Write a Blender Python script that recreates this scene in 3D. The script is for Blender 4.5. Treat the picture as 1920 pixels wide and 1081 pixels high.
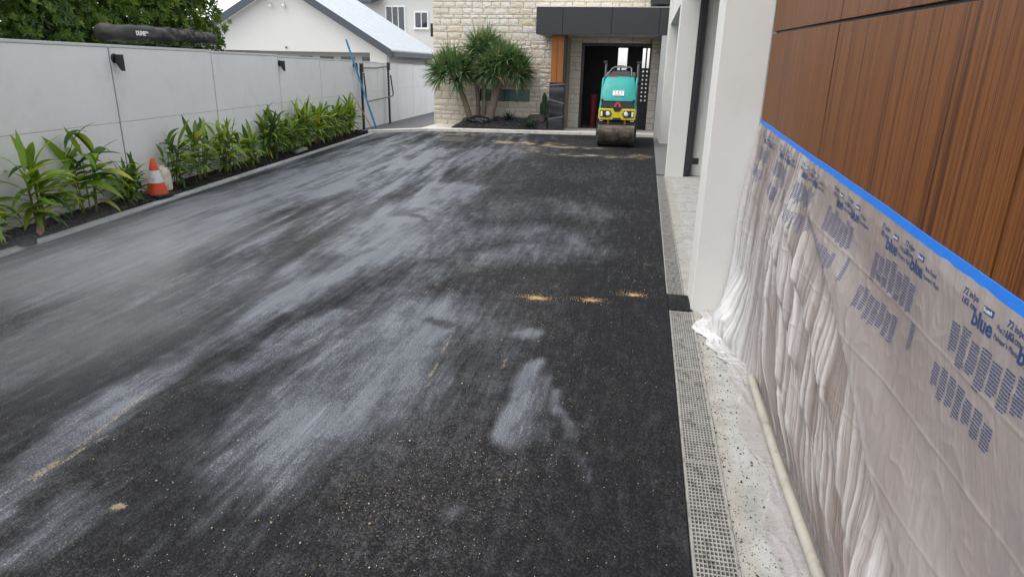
import bpy, bmesh, math, random
import numpy as np
from mathutils import Matrix, Vector, Euler, noise as mnoise

rnd = random.Random(7)
SC = bpy.context.scene
COL = SC.collection
for _o in list(bpy.data.objects):
    bpy.data.objects.remove(_o)

# ------------------------------------------------------------------ camera
YAW, PITCH, ROLL = 0.186935, 0.323853, 0.0216117
def cam_matrix():
    cy, sy, cp, sp = math.cos(YAW), math.sin(YAW), math.cos(PITCH), math.sin(PITCH)
    f = Vector((-sy * cp, cy * cp, -sp)); r = Vector((cy, sy, 0)); u = r.cross(f)
    cr, sr = math.cos(ROLL), math.sin(ROLL)
    R, U = r * cr + u * sr, -r * sr + u * cr
    m = Matrix((R, U, -f)).transposed().to_4x4()
    m.translation = (0, 0, 1.7)
    return m
_c = bpy.data.cameras.new('camera')
CAM = bpy.data.objects.new('camera', _c); COL.objects.link(CAM)
CAM.matrix_world = cam_matrix()
_c.sensor_fit = 'HORIZONTAL'; _c.sensor_width = 36.0; _c.lens = 36.0 * 1228.3 / 1920.0
_c.clip_start = 0.02; _c.clip_end = 2000
SC.camera = CAM

# ------------------------------------------------------------------ sky, sun, exposure
SUN_EL, SUN_AZ = math.radians(62), math.radians(236)      # azimuth clockwise from +Y: high light from behind left of the camera
W = bpy.data.worlds.new('World'); SC.world = W; W.use_nodes = True
nt = W.node_tree; nt.nodes.clear()
wo = nt.nodes.new('ShaderNodeOutputWorld'); bg = nt.nodes.new('ShaderNodeBackground')
sky = nt.nodes.new('ShaderNodeTexSky'); sky.sky_type = 'NISHITA'; sky.sun_disc = False
sky.sun_elevation = SUN_EL; sky.sun_rotation = SUN_AZ; sky.air_density = 1.0; sky.dust_density = 1.2; sky.ozone_density = 1.0
hs = nt.nodes.new('ShaderNodeHueSaturation'); hs.inputs['Saturation'].default_value = 0.22
nt.links.new(sky.outputs[0], hs.inputs['Color']); nt.links.new(hs.outputs[0], bg.inputs['Color'])
bg.inputs['Strength'].default_value = 0.15
nt.links.new(bg.outputs[0], wo.inputs['Surface'])
_l = bpy.data.lights.new('sun', 'SUN'); _l.energy = 0.9; _l.angle = math.radians(35); _l.color = (1.0, 0.94, 0.85)
SUN = bpy.data.objects.new('sun', _l); COL.objects.link(SUN)
_d = Vector((math.sin(SUN_AZ) * math.cos(SUN_EL), math.cos(SUN_AZ) * math.cos(SUN_EL), math.sin(SUN_EL)))
SUN.rotation_euler = _d.to_track_quat('Z', 'Y').to_euler(); SUN.location = (-4, -4, 12)
SC.view_settings.view_transform = 'Standard'; SC.view_settings.look = 'None'
SC.view_settings.exposure = 1.25; SC.view_settings.gamma = 1.0; SC.view_settings.use_curve_mapping = False
SC.render.engine = 'CYCLES'
SC.cycles.use_denoising = True; SC.cycles.max_bounces = 8; SC.cycles.transparent_max_bounces = 16
SC.cycles.volume_step_rate = 1.0; SC.cycles.volume_max_steps = 64

# ------------------------------------------------------------------ mesh helpers
class MB:
    def __init__(s): s.v = []; s.f = []
    def add(s, vs, fs):
        b = len(s.v); s.v += [tuple(p) for p in vs]; s.f += [tuple(b + i for i in f) for f in fs]; return s
    def box(s, x0, x1, y0, y1, z0, z1):
        return s.add([(x0,y0,z0),(x1,y0,z0),(x1,y1,z0),(x0,y1,z0),(x0,y0,z1),(x1,y0,z1),(x1,y1,z1),(x0,y1,z1)],
              [(0,3,2,1),(4,5,6,7),(0,1,5,4),(1,2,6,5),(2,3,7,6),(3,0,4,7)])
    def hexa(s, b, t):
        """b, t: 4 points each, counter-clockwise seen from the top side"""
        return s.add(list(b) + list(t), [(3,2,1,0),(4,5,6,7),(0,1,5,4),(1,2,6,5),(2,3,7,6),(3,0,4,7)])
    def prism(s, poly, h0, h1, axis='y'):
        n = len(poly)
        P = {'y': lambda a, b, h: (a, h, b), 'x': lambda a, b, h: (h, a, b), 'z': lambda a, b, h: (a, b, h)}[axis]
        return s.add([P(a, b, h0) for a, b in poly] + [P(a, b, h1) for a, b in poly],
              [tuple(range(n)), tuple(range(2*n-1, n-1, -1))] + [(i, n+i, n+(i+1) % n, (i+1) % n) for i in range(n)])
    def tube(s, pts, r, n=8, cap=True):
        pts = [Vector(p) for p in pts]; rs = r if isinstance(r, (list, tuple)) else [r] * len(pts)
        rings = []; up = None
        for i, p in enumerate(pts):
            t = (pts[min(i+1, len(pts)-1)] - pts[max(i-1, 0)]).normalized()
            if up is None: up = Vector((0,0,1)) if abs(t.z) < .9 else Vector((1,0,0))
            a = t.cross(up)
            if a.length < 1e-4: a = t.orthogonal()
            a.normalize(); b = t.cross(a).normalized(); up = -b if False else a.cross(t)
            rings.append([p + (a * math.cos(q) + b * math.sin(q)) * rs[i] for q in [2*math.pi*k/n for k in range(n)]])
        fs = [(i*n+k, i*n+(k+1) % n, (i+1)*n+(k+1) % n, (i+1)*n+k) for i in range(len(pts)-1) for k in range(n)]
        if cap: fs += [tuple(range(n-1, -1, -1)), tuple((len(pts)-1)*n+k for k in range(n))]
        return s.add([q for rr in rings for q in rr], fs)
    def lathe(s, prof, c=(0,0,0), n=20, axis='z'):
        c = Vector(c); vs = []
        for r, h in prof:
            for k in range(n):
                a = 2*math.pi*k/n; u, w = r*math.cos(a), r*math.sin(a)
                vs.append(c + {'z': Vector((u,w,h)), 'x': Vector((h,u,w)), 'y': Vector((w,h,u))}[axis])
        m = len(prof)
        fs = [(i*n+k, i*n+(k+1) % n, (i+1)*n+(k+1) % n, (i+1)*n+k) for i in range(m-1) for k in range(n)]
        fs += [tuple(range(n-1, -1, -1)), tuple((m-1)*n+k for k in range(n))]
        return s.add(vs, fs)
    def mesh(s, name):
        me = bpy.data.meshes.new(name); me.from_pydata(s.v, [], s.f); me.update(); return me

def fix_normals(me):
    bm = bmesh.new(); bm.from_mesh(me); bmesh.ops.recalc_face_normals(bm, faces=bm.faces); bm.to_mesh(me); bm.free()

def obj(name, mb, mat, parent=None, smooth=False, bevel=0.0, local=False, fix=True):
    me = mb.mesh(name) if isinstance(mb, MB) else mb
    if isinstance(mb, MB) and fix: fix_normals(me)
    o = bpy.data.objects.new(name, me); COL.objects.link(o)
    if mat is not None and not me.materials: me.materials.append(mat)
    if smooth:
        me.polygons.foreach_set('use_smooth', [True] * len(me.polygons))
        if smooth != 'all':
            try: me.set_sharp_from_angle(angle=math.radians(38))
            except Exception: pass
    if bevel:
        m = o.modifiers.new('bevel', 'BEVEL'); m.width = bevel; m.segments = 2; m.limit_method = 'ANGLE'
    if parent is not None: adopt(o, parent, local)
    return o

def adopt(o, parent, local=False):
    o.parent = parent
    if not local:
        o.matrix_parent_inverse = world_of(parent).inverted()

def world_of(o):
    m = o.matrix_basis.copy()
    if o.parent: m = world_of(o.parent) @ o.matrix_parent_inverse @ m
    return m

def tag(o, label=None, cat=None, group=None, kind=None):
    if label: o['label'] = label
    if cat: o['category'] = cat
    if group: o['group'] = group
    if kind: o['kind'] = kind
    return o

def thing(name, loc, label, cat, group=None, rz=0):
    o = bpy.data.objects.new(name, None); COL.objects.link(o); o.location = loc; o.rotation_euler = (0, 0, rz)
    o.empty_display_size = .1
    return tag(o, label, cat, group)

def struct(name, mb, mat, **k):
    return tag(obj(name, mb, mat, **k), kind='structure')

def copy_obj(o, parent=None):
    c = o.copy(); COL.objects.link(c)
    if parent is not None: c.parent = parent
    return c

def text_mesh(body, size=1.0, bold=0.0, align='LEFT', extrude=0.0):
    cu = bpy.data.curves.new('t', 'FONT'); cu.body = body; cu.size = size; cu.offset = bold; cu.align_x = align; cu.extrude = extrude
    cu.resolution_u = 3
    to = bpy.data.objects.new('t', cu); COL.objects.link(to)
    dg = bpy.context.evaluated_depsgraph_get(); dg.update()
    me = bpy.data.meshes.new_from_object(to.evaluated_get(dg))
    bpy.data.objects.remove(to); me.materials.clear(); return me

def bm_displace(me, amp, scale, seed=0, axis=None):
    for v in me.vertices:
        p = v.co * scale + Vector((seed * 7.3, seed * 3.1, seed))
        d = mnoise.noise_vector(p) * amp
        v.co += d if axis is None else Vector([d[i] if i in axis else 0 for i in range(3)])

# numpy value noise -----------------------------------------------------------
def vnoise(x, y, seed=0):
    xi = np.floor(x).astype(np.int64); yi = np.floor(y).astype(np.int64); xf = x - xi; yf = y - yi
    def h(a, b):
        n = (a * 374761393 + b * 668265263 + seed * 974634777) & 0x7fffffff
        n = ((n ^ (n >> 13)) * 1274126177) & 0x7fffffff
        return ((n ^ (n >> 16)) & 0xffff) / 65535.0
    u = xf * xf * (3 - 2 * xf); w = yf * yf * (3 - 2 * yf)
    return (h(xi, yi) * (1-u) + h(xi+1, yi) * u) * (1-w) + (h(xi, yi+1) * (1-u) + h(xi+1, yi+1) * u) * w
def fbm(x, y, seed=0, o=4):
    s = 0; a = .5; t = 0
    for i in range(o):
        s = s + a * vnoise(x * 2**i, y * 2**i, seed + i); t += a; a *= .5
    return s / t
def sstep(a, b, x):
    t = np.clip((x - a) / (b - a), 0, 1); return t * t * (3 - 2 * t)

# ------------------------------------------------------------------ materials
MAT = {}
class NB:
    def __init__(s, name):
        s.m = bpy.data.materials.new(name); s.m.use_nodes = True; s.t = s.m.node_tree; s.t.nodes.clear()
        s.out = s.n('ShaderNodeOutputMaterial'); MAT[name] = s.m
    def n(s, t, **k):
        nd = s.t.nodes.new(t)
        for a, b in k.items(): setattr(nd, a, b)
        return nd
    def l(s, a, b): s.t.links.new(a, b)
    def put(s, sock, v):
        if v is None: return
        if isinstance(v, bpy.types.NodeSocket): s.l(v, sock)
        elif isinstance(v, (tuple, list)) and len(v) == 3 and sock.type == 'RGBA': sock.default_value = (*v, 1)
        elif sock.type == 'RGBA' and isinstance(v, (int, float)): sock.default_value = (v, v, v, 1)
        else: sock.default_value = v
    def coord(s, kind='Object', scale=(1,1,1), rot=(0,0,0)):
        tc = s.n('ShaderNodeTexCoord'); mp = s.n('ShaderNodeMapping')
        s.l(tc.outputs[kind], mp.inputs[0]); mp.inputs['Scale'].default_value = scale; mp.inputs['Rotation'].default_value = rot
        return mp.outputs[0]
    def pos(s, scale=(1,1,1)):
        g = s.n('ShaderNodeNewGeometry'); mp = s.n('ShaderNodeMapping'); s.l(g.outputs['Position'], mp.inputs[0])
        mp.inputs['Scale'].default_value = scale; return mp.outputs[0]
    def noise(s, vec, scale=5, detail=4, rough=.55, dist=0.0, out=0):
        n = s.n('ShaderNodeTexNoise'); s.l(vec, n.inputs['Vector']); n.inputs['Scale'].default_value = scale
        n.inputs['Detail'].default_value = detail; n.inputs['Roughness'].default_value = rough; n.inputs['Distortion'].default_value = dist
        return n.outputs[out]
    def voro(s, vec, scale=5, feature='F1', out='Distance'):
        n = s.n('ShaderNodeTexVoronoi', feature=feature); s.l(vec, n.inputs['Vector']); n.inputs['Scale'].default_value = scale
        return n.outputs[out]
    def ramp(s, fac, stops, interp='LINEAR'):
        r = s.n('ShaderNodeValToRGB'); s.put(r.inputs[0], fac); e = r.color_ramp.elements; r.color_ramp.interpolation = interp
        while len(e) < len(stops): e.new(.5)
        for i, (p, c) in enumerate(stops):
            e[i].position = p; e[i].color = (*c, 1) if isinstance(c, (tuple, list)) else (c, c, c, 1)
        return r.outputs[0]
    def mix(s, fac, a, b, mode='MIX'):
        m = s.n('ShaderNodeMix', data_type='RGBA', blend_type=mode)
        s.put(m.inputs[0], fac); s.put(m.inputs[6], a); s.put(m.inputs[7], b); return m.outputs[2]
    def math(s, op, a, b=None, c=None, clamp=False):
        m = s.n('ShaderNodeMath', operation=op, use_clamp=clamp)
        for i, v in enumerate((a, b, c)): s.put(m.inputs[i], v)
        return m.outputs[0]
    def maprange(s, v, a, b, c=0, d=1):
        m = s.n('ShaderNodeMapRange'); m.interpolation_type = 'SMOOTHSTEP'
        for i, q in enumerate((v, a, b, c, d)): s.put(m.inputs[i], q)
        return m.outputs[0]
    def attr(s, name, out='Fac'):
        a = s.n('ShaderNodeAttribute', attribute_name=name); return a.outputs[out]
    def orand(s): return s.n('ShaderNodeObjectInfo').outputs['Random']
    def bump(s, h, strength=.3, dist=.01, nrm=None):
        b = s.n('ShaderNodeBump'); s.put(b.inputs['Height'], h); b.inputs['Strength'].default_value = strength; b.inputs['Distance'].default_value = dist
        if nrm is not None: s.l(nrm, b.inputs['Normal'])
        return b.outputs[0]
    def bsdf(s, col, rough=.6, metal=0.0, spec=.5, normal=None, **k):
        p = s.n('ShaderNodeBsdfPrincipled'); s.put(p.inputs['Base Color'], col); s.put(p.inputs['Roughness'], rough); s.put(p.inputs['Metallic'], metal)
        s.put(p.inputs['Specular IOR Level'], spec)
        if normal is not None: s.l(normal, p.inputs['Normal'])
        for a, b in k.items(): s.put(p.inputs[a.replace('_', ' ')], b)
        return p.outputs[0]
    def done(s, sh): s.l(sh, s.out.inputs['Surface']); return s.m

def simple(name, col, rough=.6, metal=0.0, var=.12, nscale=6, bump=0.0, bscale=60, spec=.5, dirt=None, **k):
    """a base colour with blotches, a little fine relief and wear"""
    b = NB(name); v = b.coord('Object')
    n1 = b.noise(v, nscale, 5); n2 = b.noise(v, nscale * 9, 3)
    lo = tuple(c * (1 - var) for c in col); hi = tuple(min(1, c * (1 + var)) for c in col)
    c = b.ramp(b.math('ADD', b.math('MULTIPLY', n1, .7), b.math('MULTIPLY', n2, .3)), [(.3, lo), (.7, hi)])
    if dirt:
        dcol, amt = dirt
        c = b.mix(b.math('MULTIPLY', b.maprange(b.noise(v, nscale * 1.7, 6, .65), .5, .72), amt), c, dcol)
    nr = b.bump(b.noise(v, bscale, 4), bump, .004) if bump else None
    r = b.math('ADD', rough - .08, b.math('MULTIPLY', n1, .16))
    return b.done(b.bsdf(c, r, metal, spec, nr, **k))

simple('fence_render', (.81,.80,.775), .85, var=.04, nscale=1.1, bump=.25, bscale=120, spec=.25, dirt=((.62,.605,.57), .3))
simple('coping', (.60,.60,.58), .6, var=.05, nscale=2)
simple('render_wall', (.62,.615,.585), .9, var=.025, nscale=1.2, bump=.6, bscale=210, spec=.2, dirt=((.42,.40,.36), .18))
simple('render_grey', (.42,.43,.43), .9, var=.04, nscale=1.5, bump=.3, bscale=150, spec=.2)
simple('gable_paint', (.62,.61,.585), .85, var=.02, nscale=.7, bump=.2, bscale=80, spec=.2)
simple('side_cladding', (.40,.40,.39), .8, var=.05)
simple('white_trim', (.80,.80,.78), .5, var=.04)
simple('dark_fascia', (.020,.021,.024), .55, var=.15, nscale=1.2)
simple('slate_trim', (.05,.06,.078), .5, var=.1, nscale=1.5)
simple('black_metal', (.014,.015,.017), .42, var=.25, nscale=8)
simple('black_plastic', (.016,.017,.02), .5, var=.2)
simple('black_rubber', (.012,.012,.012), .8, var=.2)
simple('soffit', (.42,.40,.36), .8, var=.05)
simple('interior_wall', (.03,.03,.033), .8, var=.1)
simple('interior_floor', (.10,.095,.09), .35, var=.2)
simple('kerb_concrete', (.44,.44,.43), .9, var=.14, nscale=5, bump=.5, bscale=90, dirt=((.16,.155,.14), .55))
simple('band_concrete', (.62,.60,.55), .85, var=.1, nscale=3, bump=.4, bscale=80, dirt=((.25,.23,.20), .5))
simple('passage_paving', (.13,.13,.135), .8, var=.1, nscale=3)
simple('neighbour_ground', (.22,.22,.21), .9, var=.2, nscale=1)
simple('soil', (.02,.016,.013), .95, var=.4, nscale=14, bump=1.0, bscale=45)
simple('lava_rock', (.026,.021,.019), .9, var=.5, nscale=20, bump=.8, bscale=70, spec=.3)
simple('garden_gravel', (.05,.05,.055), .8, var=.6, nscale=20)
simple('boulder', (.055,.048,.045), .9, var=.4, nscale=9, bump=1, bscale=30)
simple('roof_metal', (.50,.53,.55), .42, var=.04, nscale=2, metal=.0)
simple('teal_paint', (.025,.31,.285), .5, var=.05, nscale=3, dirt=((.05,.14,.12), .6), spec=.35)
simple('yellow_paint', (.62,.52,.01), .4, var=.1, nscale=6, dirt=((.14,.10,.03), .75))
simple('red_plastic', (.55,.02,.03), .4, var=.05)
simple('dark_red', (.16,.006,.014), .6, var=.2)
simple('rust_bracket', (.22,.10,.035), .7, var=.3, nscale=20)
simple('grey_plastic', (.16,.165,.17), .5, var=.15)
simple('white_paint', (.75,.75,.73), .45, var=.04)
simple('print_red', (.45,.03,.05), .5)
simple('print_dark', (.06,.03,.05), .5)
simple('cone_orange', (.70,.07,.018), .5, var=.08, nscale=9, dirt=((.30,.06,.03), .5))
simple('cone_white', (.70,.70,.67), .5, var=.1, nscale=9, dirt=((.20,.20,.18), .7))
simple('jug_plastic', (.72,.66,.54), .5, var=.08, nscale=7, dirt=((.30,.17,.07), .8))
simple('blue_plastic', (.06,.34,.62), .4, var=.12)
simple('broom_wood', (.55,.36,.20), .6, var=.2, nscale=10)
simple('tape_blue', (.012,.165,.62), .6, var=.1, nscale=18, bump=.25, bscale=150)
simple('print_blue', (.025,.05,.145), .5, var=.3, nscale=40)
simple('pipe_cream', (.34,.32,.275), .5, var=.15, nscale=6, dirt=((.16,.14,.11), .6))
simple('steel_grate', (.42,.41,.38), .45, metal=.55, var=.18, nscale=9, dirt=((.07,.065,.06), .85))
simple('drain_dark', (.012,.011,.010), .9, var=.4)
simple('trunk_bark', (.19,.15,.115), .85, var=.35, nscale=7, bump=.8, bscale=35)
simple('tree_bark', (.07,.055,.04), .9, var=.3, nscale=8, bump=.8)
simple('cane', (.17,.19,.045), .5, var=.35, nscale=4)
simple('agave', (.025,.055,.028), .5, var=.4)
simple('cactus', (.030,.065,.030), .6, var=.3, nscale=14)
simple('dry_leaf', (.34,.17,.08), .8, var=.3)
simple('bag_fabric', (.030,.029,.028), .62, var=.3, nscale=5, bump=.3, bscale=90)
simple('car_paint', (.72,.73,.73), .25, var=.02, Coat_Weight=.6)
simple('offcut', (.33,.35,.32), .9, var=.15)
simple('wrap_plastic', (.018,.019,.022), .22, var=.4, nscale=5, bump=.6, bscale=14)
simple('wrap_tape', (.10,.105,.11), .35, var=.3)
simple('chrome', (.75,.75,.75), .18, metal=1.0, var=.05)
simple('lamp_lens', (.80,.80,.76), .2, var=.05)

def glass(name, col, rough=.05, a=.85):
    b = NB(name); p = b.bsdf(col, rough, 0, .8); t = b.n('ShaderNodeBsdfTransparent'); m = b.n('ShaderNodeMixShader')
    m.inputs[0].default_value = a; b.l(t.outputs[0], m.inputs[1]); b.l(p, m.inputs[2]); return b.done(m.outputs[0])
glass('window_glass', (.03,.04,.06)); glass('slot_glass', (.10,.17,.165), .15, .97); glass('clear_glass', (.6,.7,.75), .03, .12)
glass('car_glass', (.02,.022,.025))

def mk_stone():
    b = NB('cut_stone'); v = b.coord('Object'); r = b.orand()
    base = b.ramp(r, [(0,(.66,.595,.50)),(.2,(.71,.655,.565)),(.45,(.74,.69,.605)),(.62,(.69,.63,.53)),(.8,(.76,.715,.645)),(.93,(.67,.65,.605)),(1,(.70,.61,.45))])
    g = b.pos()
    n = b.noise(g, 9, 6, .65); n2 = b.noise(g, 60, 3)
    c = b.mix(b.maprange(n, .35, .75), base, b.mix(.3, base, (.58,.43,.25)))
    c = b.mix(b.math('MULTIPLY', b.maprange(n2, .5, .75), .35), c, (.40,.35,.28))
    nr = b.bump(b.math('ADD', b.noise(g, 26, 5, .7), b.math('MULTIPLY', b.noise(g, 110, 3), .4)), .9, .03)
    b.done(b.bsdf(c, .9, 0, .2, nr))
mk_stone()
simple('mortar', (.34,.30,.24), .95, var=.15, nscale=12, bump=.5)

def mk_wood(name, dark, mid, light, axis_scale, rough=.38):
    b = NB(name); r = b.orand()
    g = b.n('ShaderNodeNewGeometry').outputs['Position']
    off = b.n('ShaderNodeVectorMath', operation='ADD'); b.l(g, off.inputs[0])
    cmb = b.n('ShaderNodeCombineXYZ'); b.l(b.math('MULTIPLY', r, 17.0), cmb.inputs[0]); b.l(b.math('MULTIPLY', r, 31.0), cmb.inputs[1]); b.l(b.math('MULTIPLY', r, 7.0), cmb.inputs[2])
    b.l(cmb.outputs[0], off.inputs[1])
    def st(sc):
        mp = b.n('ShaderNodeMapping'); b.l(off.outputs[0], mp.inputs[0]); mp.inputs['Scale'].default_value = sc; return mp.outputs[0]
    ax = axis_scale
    broad = b.noise(st((ax*7, ax*7, .10)), 1.0, 3, .6, .3)
    bands = b.noise(st((ax*26, ax*26, .22)), 1.0, 4, .62, .25)
    fine = b.noise(st((ax*120, ax*120, .5)), 1.0, 3, .6)
    pores = b.noise(st((ax*420, ax*420, 9)), 1.0, 2)
    t = b.math('ADD', b.math('ADD', b.math('MULTIPLY', broad, .20), b.math('MULTIPLY', bands, .34)), b.math('MULTIPLY', fine, .46))
    c = b.ramp(t, [(.39, dark), (.46, mid), (.52, light), (.57, mid), (.66, dark)])
    c = b.mix(b.math('MULTIPLY', b.maprange(pores, .54, .70), .55), c, tuple(x * .45 for x in dark))
    nr = b.bump(b.math('ADD', fine, pores), .10, .002)
    return b.done(b.bsdf(c, b.math('ADD', rough, b.math('MULTIPLY', fine, .15)), 0, .22, nr))
mk_wood('timber_panel', (.036,.0108,.0034), (.105,.0345,.0088), (.185,.0670,.0155), 1.0, .42)
mk_wood('timber_column', (.18,.06,.016), (.30,.105,.028), (.36,.14,.045), 1.0)

def mk_asphalt():
    b = NB('fresh_asphalt'); g = b.pos()
    film = b.attr('film'); sand = b.attr('sand'); dust = b.attr('dust')
    grain = b.noise(g, 120, 2, .6); grain2 = b.noise(g, 330, 2); mid = b.noise(g, 9, 5, .65); big = b.noise(g, 2.3, 4, .6)
    stone = b.voro(g, 105); stone2 = b.voro(g, 240); cell = b.voro(g, 105, out='Color'); cell2 = b.voro(g, 240, out='Color')
    brush = b.noise(b.pos((9, 1.1, 1)), 2.2, 5, .7)
    h = b.math('ADD', b.math('MULTIPLY', stone, -1.0), b.math('ADD', b.math('MULTIPLY', stone2, -.4), b.math('MULTIPLY', grain, .4)))
    # wet film with its sky sheen painted in: even haze, thickening to patches between aggregate
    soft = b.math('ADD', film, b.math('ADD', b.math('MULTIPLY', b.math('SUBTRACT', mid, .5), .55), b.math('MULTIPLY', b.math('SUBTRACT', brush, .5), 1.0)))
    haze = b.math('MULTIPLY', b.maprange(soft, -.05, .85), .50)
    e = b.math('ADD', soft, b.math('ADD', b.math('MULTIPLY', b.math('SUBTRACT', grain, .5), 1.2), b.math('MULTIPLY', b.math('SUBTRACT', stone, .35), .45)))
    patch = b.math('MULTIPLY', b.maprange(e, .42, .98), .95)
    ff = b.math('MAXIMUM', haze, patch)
    base = b.ramp(grain2, [(.3, (.0060,.0062,.0070)), (.7, (.0150,.0154,.0170))])
    sp = b.n('ShaderNodeSeparateColor'); b.l(cell, sp.inputs[0]); sp2 = b.n('ShaderNodeSeparateColor'); b.l(cell2, sp2.inputs[0])
    base = b.mix(b.math('MULTIPLY', b.maprange(sp.outputs[0], .55, .95), .75), base, (.028,.028,.030))
    am = b.math('MULTIPLY', b.maprange(b.math('ADD', dust, b.math('MULTIPLY', b.math('SUBTRACT', big, .5), .8)), .15, .75), b.maprange(sp.outputs[1], .80, .84))
    base = b.mix(b.math('MULTIPLY', am, .6), base, (.095,.090,.082))
    am2 = b.math('MULTIPLY', b.maprange(b.math('ADD', dust, b.math('SUBTRACT', mid, .5)), .2, .8), b.maprange(sp2.outputs[1], .78, .82))
    base = b.mix(b.math('MULTIPLY', am2, .7), base, (.085,.081,.075))
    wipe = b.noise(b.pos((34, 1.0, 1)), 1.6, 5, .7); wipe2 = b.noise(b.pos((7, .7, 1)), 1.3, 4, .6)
    sheen_col = b.ramp(b.math('ADD', b.math('MULTIPLY', wipe, .6), b.math('MULTIPLY', wipe2, .4)), [(.34, (.062,.070,.083)), (.50, (.118,.131,.154)), (.66, (.205,.222,.248))])  # pale bluish tones put the reflected sky sheen into the base colour
    col = b.mix(ff, base, sheen_col)
    sf = b.maprange(b.math('ADD', sand, b.math('MULTIPLY', b.math('SUBTRACT', b.noise(g, 120, 3), .5), 1.6)), .35, .70)
    col = b.mix(b.math('MULTIPLY', sf, .75), col, (.30,.24,.16))
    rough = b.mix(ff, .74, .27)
    nr = b.bump(h, .75, .006)
    nr = b.bump(b.noise(g, 1.7, 3), .2, .03, nr)
    b.done(b.bsdf(col, rough, 0, b.mix(ff, .12, .6), nr))
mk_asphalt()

def mk_apron():
    b = NB('apron_concrete'); g = b.pos()
    n = b.noise(g, 6, 6, .65); f = b.noise(g, 70, 4, .65)
    c = b.ramp(n, [(.3, (.23,.228,.215)), (.5, (.34,.338,.325)), (.75, (.41,.408,.395))])
    # tan line of old sealant beside the grate and tar specks
    sx = b.n('ShaderNodeSeparateXYZ'); b.l(g, sx.inputs[0])
    edge = b.math('ADD', b.math('MULTIPLY', b.maprange(sx.outputs[0], .50, .60, 1, 0), .8), b.math('MULTIPLY', b.math('SUBTRACT', b.noise(g, 14, 4), .5), 1.1))
    c = b.mix(b.math('MULTIPLY', b.maprange(edge, .35, .8), .30), c, (.27,.235,.17))
    c = b.mix(b.math('MULTIPLY', b.maprange(f, .60, .68), .8), c, (.06,.055,.05))
    c = b.mix(b.math('MULTIPLY', b.maprange(b.noise(b.pos((5, 1, 5)), 8, 5, .7), .58, .72), .45), c, (.18,.165,.14))
    b.done(b.bsdf(c, .85, 0, .3, b.bump(f, .3, .004)))
mk_apron()

def mk_drum():
    b = NB('worn_drum'); v = b.coord('Object', (1, 8, 8)); w = b.coord('Object')
    n = b.noise(v, 3, 5, .6); m = b.noise(w, 5, 5)
    c = b.ramp(n, [(.3, (.035,.028,.022)), (.55, (.12,.095,.07)), (.75, (.20,.165,.125))])
    c = b.mix(b.maprange(m, .45, .7), c, (.03,.026,.022))
    b.done(b.bsdf(c, .5, .35, .5, b.bump(m, .2)))
mk_drum()

def leaf_mat(name, stops, trans=.35, rough=.42, attr=None):
    b = NB(name); r = b.attr(attr) if attr else b.orand()
    c = b.ramp(r, stops); v = b.pos((1,1,1))
    c = b.mix(b.math('MULTIPLY', b.maprange(b.noise(v, 25, 3), .45, .75), .35), c, b.mix(.5, c, (.30,.32,.04)))
    p = b.bsdf(c, rough, 0, .45); t = b.n('ShaderNodeBsdfTranslucent'); b.l(b.mix(.35, c, (.32,.42,.03)), t.inputs[0])
    m = b.n('ShaderNodeMixShader'); m.inputs[0].default_value = trans; b.l(p, m.inputs[1]); b.l(t.outputs[0], m.inputs[2])
    return b.done(m.outputs[0])
leaf_mat('ginger_leaf', [(0,(.085,.19,.02)),(.3,(.17,.32,.025)),(.65,(.28,.43,.03)),(.92,(.40,.49,.045)),(1,(.45,.36,.09))], .4)
leaf_mat('ginger_leaf_dark', [(0,(.018,.07,.018)),(.5,(.04,.13,.025)),(.9,(.08,.18,.03)),(1,(.2,.25,.04))], .35)
leaf_mat('dragon_leaf', [(0,(.026,.070,.034)),(.45,(.062,.140,.062)),(.8,(.125,.215,.095)),(.95,(.22,.29,.14)),(1,(.36,.31,.17))], .2, .4, attr='tint')
leaf_mat('hedge_leaf', [(0,(.016,.050,.010)),(.45,(.045,.115,.014)),(.8,(.10,.19,.020)),(1,(.20,.27,.03))], .25, .4, attr='tint')

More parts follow.
